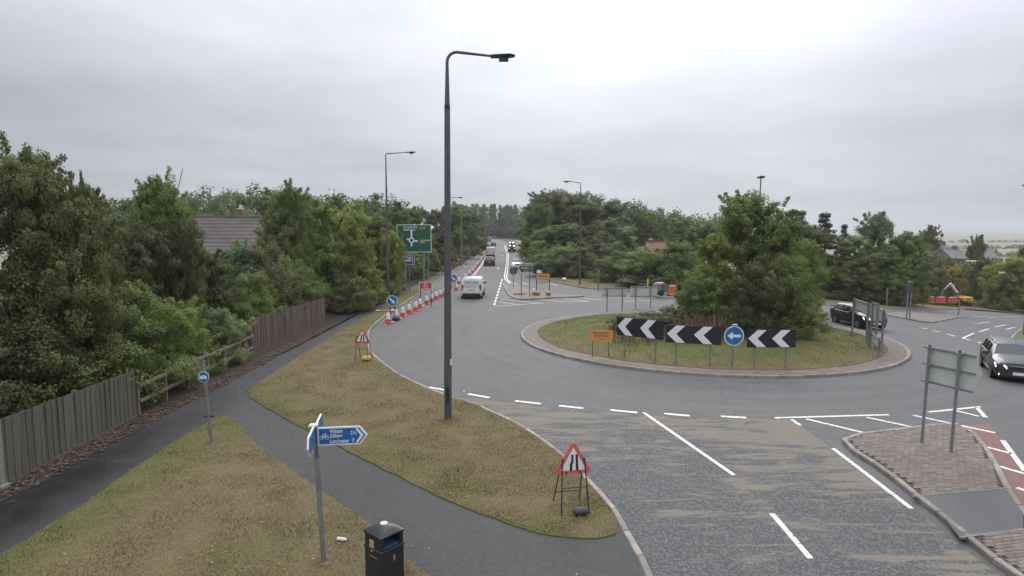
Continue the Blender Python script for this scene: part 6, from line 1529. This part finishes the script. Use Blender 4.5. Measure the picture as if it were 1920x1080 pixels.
MB().box((-2.2, 0, .26), (.12, 1.5, .2)).build('rear_skirt', 'black', van); MB().box((-2.215, 0, 1.15), (.03, 1.5, .02)).build('door_seam', 'galv', van); MB().box((-2.14, 0, 1.45), (.04, .02, .6)).build('door_seam', 'galv', van)
c_ = vehicle('dark_hatchback', 'dark car following behind the pale van on the road ahead', 'car', -3.9, 106.5, -1, 4.3, 1.82, 1.55, .98, 1.0, 1.1, .4, -1.5, -2.0, 'paint_black', 'hatch', trim=None)
v = vehicle('pale_van', 'pale boxy van ahead of the dark car', 'van', -5.0, 143, -1, 5.2, 2.0, 2.35, 1.1, 1.3, 1.7, 1.0, -2.4, -2.55, 'paint_pink', 'van', trim=None, rwin=False, sidewin=(5,))
MB().box((-2.62, 0, .45), (.1, 1.9, .4)).build('dark_skirt', 'black', v)
vehicle('dark_hatchback', 'small dark car far ahead beyond the pale van', 'car', -6.9, 228, -5, 4.3, 1.85, 1.5, .98, 1.0, 1.1, .4, -1.5, -2.0, 'paint_black', 'hatch', z=rise(228), trim=None)
v = vehicle('red_van', 'red van at the far end of the road', 'van', -14.6, 318, -10, 5.2, 2.1, 2.6, 1.2, 1.4, 1.7, 1.0, -2.4, -2.55, 'paint_red', 'van', z=rise(318), trim=None, rwin=False, sidewin=(5,))
vehicle('dark_hatchback', 'tiny dark car beside the red van far away', 'car', -11.0, 290, -8, 4.3, 1.85, 1.5, .98, 1.0, 1.1, .4, -1.5, -2.0, 'paint_black', 'hatch', z=rise(290), trim=None)
vehicle('white_car', 'white oncoming car behind the green pointed sign', 'car', .85, 97, 181, 4.3, 1.8, 1.5, .98, 1.0, 1.1, .4, -1.5, -2.0, 'paint_white', 'hatch', trim=None, lights_on=1)
v = vehicle('dark_truck', 'dark oncoming truck with bright white lamps on the far road', 'truck', -.1, 178, 179, 6.0, 2.1, 2.75, 1.35, 1.5, 2.4, 2.0, -2.6, -2.9, 'paint_black', 'van', trim=None, z=rise(178), lights_on=1, sidewin=(5,), wheel_r=.42)
for yy, zz in ((-.55, 2.75), (.4, 2.75), (-.55, 1.9), (.6, 1.8)): MB().box((2.6, yy, zz), (.2, .45, .32), ch=.05).build('roof_lamp', 'lamp_on', v)

# ------------------------------------------------------------------ buildings
def gable_house(name, label, x, y, z, rz, W_, D_, eave, ridge, wall, roof, wins=(), door=None, chim=(), tiles=True, hip=0.0):
    t = thing(name, label, 'house', (x, y, z), rz)
    MB().box((0, 0, eave / 2), (W_, D_, eave)).build('wall', wall, t)
    for s in (-1, 1): 
        if hip == 0: MB().add([(s * W_ / 2 * .999, -D_ / 2, eave), (s * W_ / 2 * .999, D_ / 2, eave), (s * W_ / 2 * .999, 0, ridge)], [(0, 1, 2) if s > 0 else (2, 1, 0)]) 
    g = MB()
    for s in (-1, 1): g.add([(s * W_ / 2, -D_ / 2, eave), (s * W_ / 2, D_ / 2, eave), (s * W_ / 2, 0, ridge - .05)], [(0, 1, 2) if s > 0 else (2, 1, 0)])
    if hip == 0: g.build('gable', wall, t)
    rfm = MB(); ov = .3; Wr = W_ / 2 + .15
    n = 13 if tiles else 6
    for s in (-1, 1):
        for k in range(n):                      # overlapping courses
            a, b = k / n, (k + 1) / n + .02
            y0 = s * (D_ / 2 + ov) * (1 - a); y1 = s * (D_ / 2 + ov) * (1 - min(1, b)); sl = (ridge - eave) / (D_ / 2)
            z0_ = eave - ov * sl + (ridge - eave + ov * sl) * a; z1_ = eave - ov * sl + (ridge - eave + ov * sl) * min(1, b)
            h0_ = Wr - hip * a; h1_ = Wr - hip * min(1, b)
            q = [(-h0_, y0, z0_ + .07), (h0_, y0, z0_ + .07), (h1_, y1, z1_ + .02), (-h1_, y1, z1_ + .02), (-h0_, y0, z0_ + .02), (h0_, y0, z0_ + .02)]
            f = [(0, 1, 2, 3), (4, 5, 1, 0)]
            if s > 0: f = [x_[::-1] for x_ in f]
            rfm.add(q, f)
    if hip:
        for s in (-1, 1):
            ex = Wr; q = [(s * ex, -(D_ / 2 + ov), eave - .1), (s * ex, (D_ / 2 + ov), eave - .1), (s * (Wr - hip), 0, ridge + .03)]
            rfm.add(q, [(0, 1, 2) if s > 0 else (2, 1, 0)])
    r_ = rfm.build('roof', roof, t)
    MB().tube([(-Wr + hip, 0, ridge + .06), (Wr - hip, 0, ridge + .06)], .1, 6).build('ridge_tile', roof, r_)
    for cx_, cy_, cw, ch_, pots in chim:
        zb_ = ridge - abs(cy_) * (ridge - eave) / (D_ / 2) - .3
        c0 = MB().box((cx_, cy_, (zb_ + ridge + ch_) / 2), (cw, cw * .6, ridge + ch_ - zb_)).build('chimney', 'brick_red', r_)
        mbp = MB().box((cx_, cy_, ridge + ch_ + .04), (cw * 1.15, cw * .75, .1))
        for p in range(pots): mbp.tube([(cx_ + (p - (pots - 1) / 2) * .3, cy_, ridge + ch_ + .05), (cx_ + (p - (pots - 1) / 2) * .3, cy_, ridge + ch_ + .4)], .1, 8)
        mbp.build('chimney_pots', 'render_white', c0)
    for wx, wz, ww, wh in wins:
        f = MB().box((wx, -D_ / 2 - .02, wz), (ww + .14, .05, wh + .14)).build('window', 'upvc', t); MB().box((wx, -D_ / 2 - .05, wz), (ww, .02, wh)).build('pane', 'pane', f)
        MB().box((wx, -D_ / 2 - .07, wz), (.06, .03, wh)).build('mullion', 'upvc', f); MB().box((wx, -D_ / 2 - .06, wz - wh / 2 - .09), (ww + .2, .12, .05)).build('sill', 'upvc', f)
    MB().box((0, -D_ / 2 - ov - .04, eave - ov * (ridge - eave) / (D_ / 2) - .02), (W_ + .3, .1, .1)).build('gutter', 'upvc' if wall == 'render_white' else 'black', t)
    return t
Y = 50; x = atx(430, Y)
gable_house('bungalow', 'brown tiled house roof half hidden by trees on the left', x, Y + 3, .1, R(8), 7.5, 7.6, 3.2, 6.9, 'brick_red', 'roof_tile', wins=((-1.6, 1.6, 1.5, 1.2), (1.6, 1.6, 1.5, 1.2)), chim=((-.3, .2, .45, .7, 1),))
Y = 53; x = atx(500, Y)
gable_house('bungalow', 'lower brown roof with a wide brick chimney right of the tiled roof', x, Y + 3, .1, R(-4), 5.2, 6.6, 3.4, 6.35, 'brick_red', 'roof_tile', wins=((0, 1.6, 1.4, 1.1),), chim=((-.5, -.4, 1.05, .55, 2),))
Y = 46.5; t = thing('garden_fence', 'small piece of white picket fence below the tiled roof', 'fence', (atx(404, Y), Y, 1.2))
for k in range(5): MB().box((-.5 + k * .25, 0, .45), (.1, .03, .9)).build('picket', 'upvc', t)
MB().box((0, .03, .6), (1.2, .03, .08)).build('rail', 'upvc', t)
Y = 118; x = atx(1228, Y); gable_house('brick_house', 'red brick house peeping through the trees right of the willows', x, Y, .1, R(0), 3.6, 6, 2.0, 4.4, 'brick_red', 'roof_red', wins=((0, 1.2, 1.0, .9),), chim=((-.9, 0, .8, .5, 1),), tiles=False)
# far houses at the right
zg = -7.2
for u0, u1, Y, ve, vr, lab, rf_, nw in ((1738, 1800, 128, 480, 459, 'long grey roofed house left of the lone dark tree', 'roof_slate', 4), (1790, 1818, 120, 484, 468, 'grey roofed house touching the lone dark tree', 'roof_slate', 2), (1850, 1876, 122, 484, 465, 'grey gabled house right of the lone dark tree', 'roof_slate', 2)):
    x0, x1 = atx(u0, Y), atx(u1, Y); zb = terr((x0 + x1) / 2, Y) - .4; tt_ = gtilt((x0 + x1) / 2); W_ = x1 - x0; ev = hat(ve, Y) - zb - tt_; rd_ = hat(vr, Y) - zb - tt_
    wins = [(-W_ / 2 + W_ * (k + .5) / nw, ev - .75, 1.0, .8) for k in range(nw)] + [(-W_ / 2 + W_ * (k + .5) / nw, ev - 3.1, 1.1, 1.1) for k in range(nw)]
    gable_house('distant_house', lab, (x0 + x1) / 2, Y + 3.5, zb, R(-6), W_, 7, ev, rd_, 'brick_grey', rf_, wins=wins, chim=((W_ * .3, 0, .7, .7, 1),), tiles=False, hip=1.5 if u0 == 1738 else 0)
Y = 104; t = thing('conservatory', 'white framed conservatory under the lone dark tree', 'conservatory', (atx(1827, Y), Y, terr(atx(1827, Y), Y)), R(-5))
gg = terr(atx(1827, Y), Y) + gtilt(atx(1827, Y)); zc = hat(490, Y) - gg; hb = hat(500, Y) - gg
MB().box((0, 0, hb / 2), (1.7, 1.5, hb)).build('base_wall', 'brick_red', t)
for k in range(5): MB().box((-.8 + k * .4, -.76, (zc + hb) / 2), (.08, .06, zc - hb)).build('frame_bar', 'upvc', t)
MB().box((0, -.74, (zc + hb) / 2), (1.6, .02, zc - hb - .05)).build('pane', 'pane', t); MB().box((0, 0, zc + .05), (1.9, 1.7, .12)).build('roof', 'upvc', t)
# tower crane on the horizon at the left
Y = 420; x = atx(336, Y); t = thing('tower_crane', 'distant crane jib rising above the left hand trees', 'crane', (x, Y, 0))
zb, ztp = hat(362, Y), hat(316, Y); xt = atx(351, Y) - x
MB().tube([(0, 0, 0), (0, 0, zb)], .7, 4).build('mast', 'lamp_grey', t)
mb = MB()
for o_ in (-.35, .35): mb.tube([(o_, 0, zb - 2), (xt + o_ * .3, 0, ztp)], .16, 4)
for k in range(14): 
    a = k / 14; b = (k + 1) / 14; mb.tube([((-.35) + (xt + .2) * a, 0, zb - 2 + (ztp - zb + 2) * a), (.35 + (xt - .2) * b, 0, zb - 2 + (ztp - zb + 2) * b)], .08, 3)
mb.build('jib', 'lamp_grey', t); MB().box((-1.2, 0, zb - 1), (2.4, 1.5, 1.5)).build('counterweight', 'lamp_grey', t)

# ------------------------------------------------------------------ moist air
HAZE = True
if HAZE:
    m = bpy.data.materials.new('haze'); m.use_nodes = True; ht = m.node_tree; ht.nodes.clear()
    pv = N(ht, 'ShaderNodeVolumePrincipled'); pv.inputs['Color'].default_value = (0.93, 0.95, 0.97, 1); pv.inputs['Density'].default_value = 0.00032; pv.inputs['Anisotropy'].default_value = 0.2
    mo = N(ht, 'ShaderNodeOutputMaterial'); L(ht, pv.outputs[0], mo.inputs['Volume']); M['haze'] = m
    tag(MB().box((0, 2100, 33), (8300, 5000, 86)).build('haze', 'haze'), 'thin grey moist air over the scene', 'haze', kind='stuff')
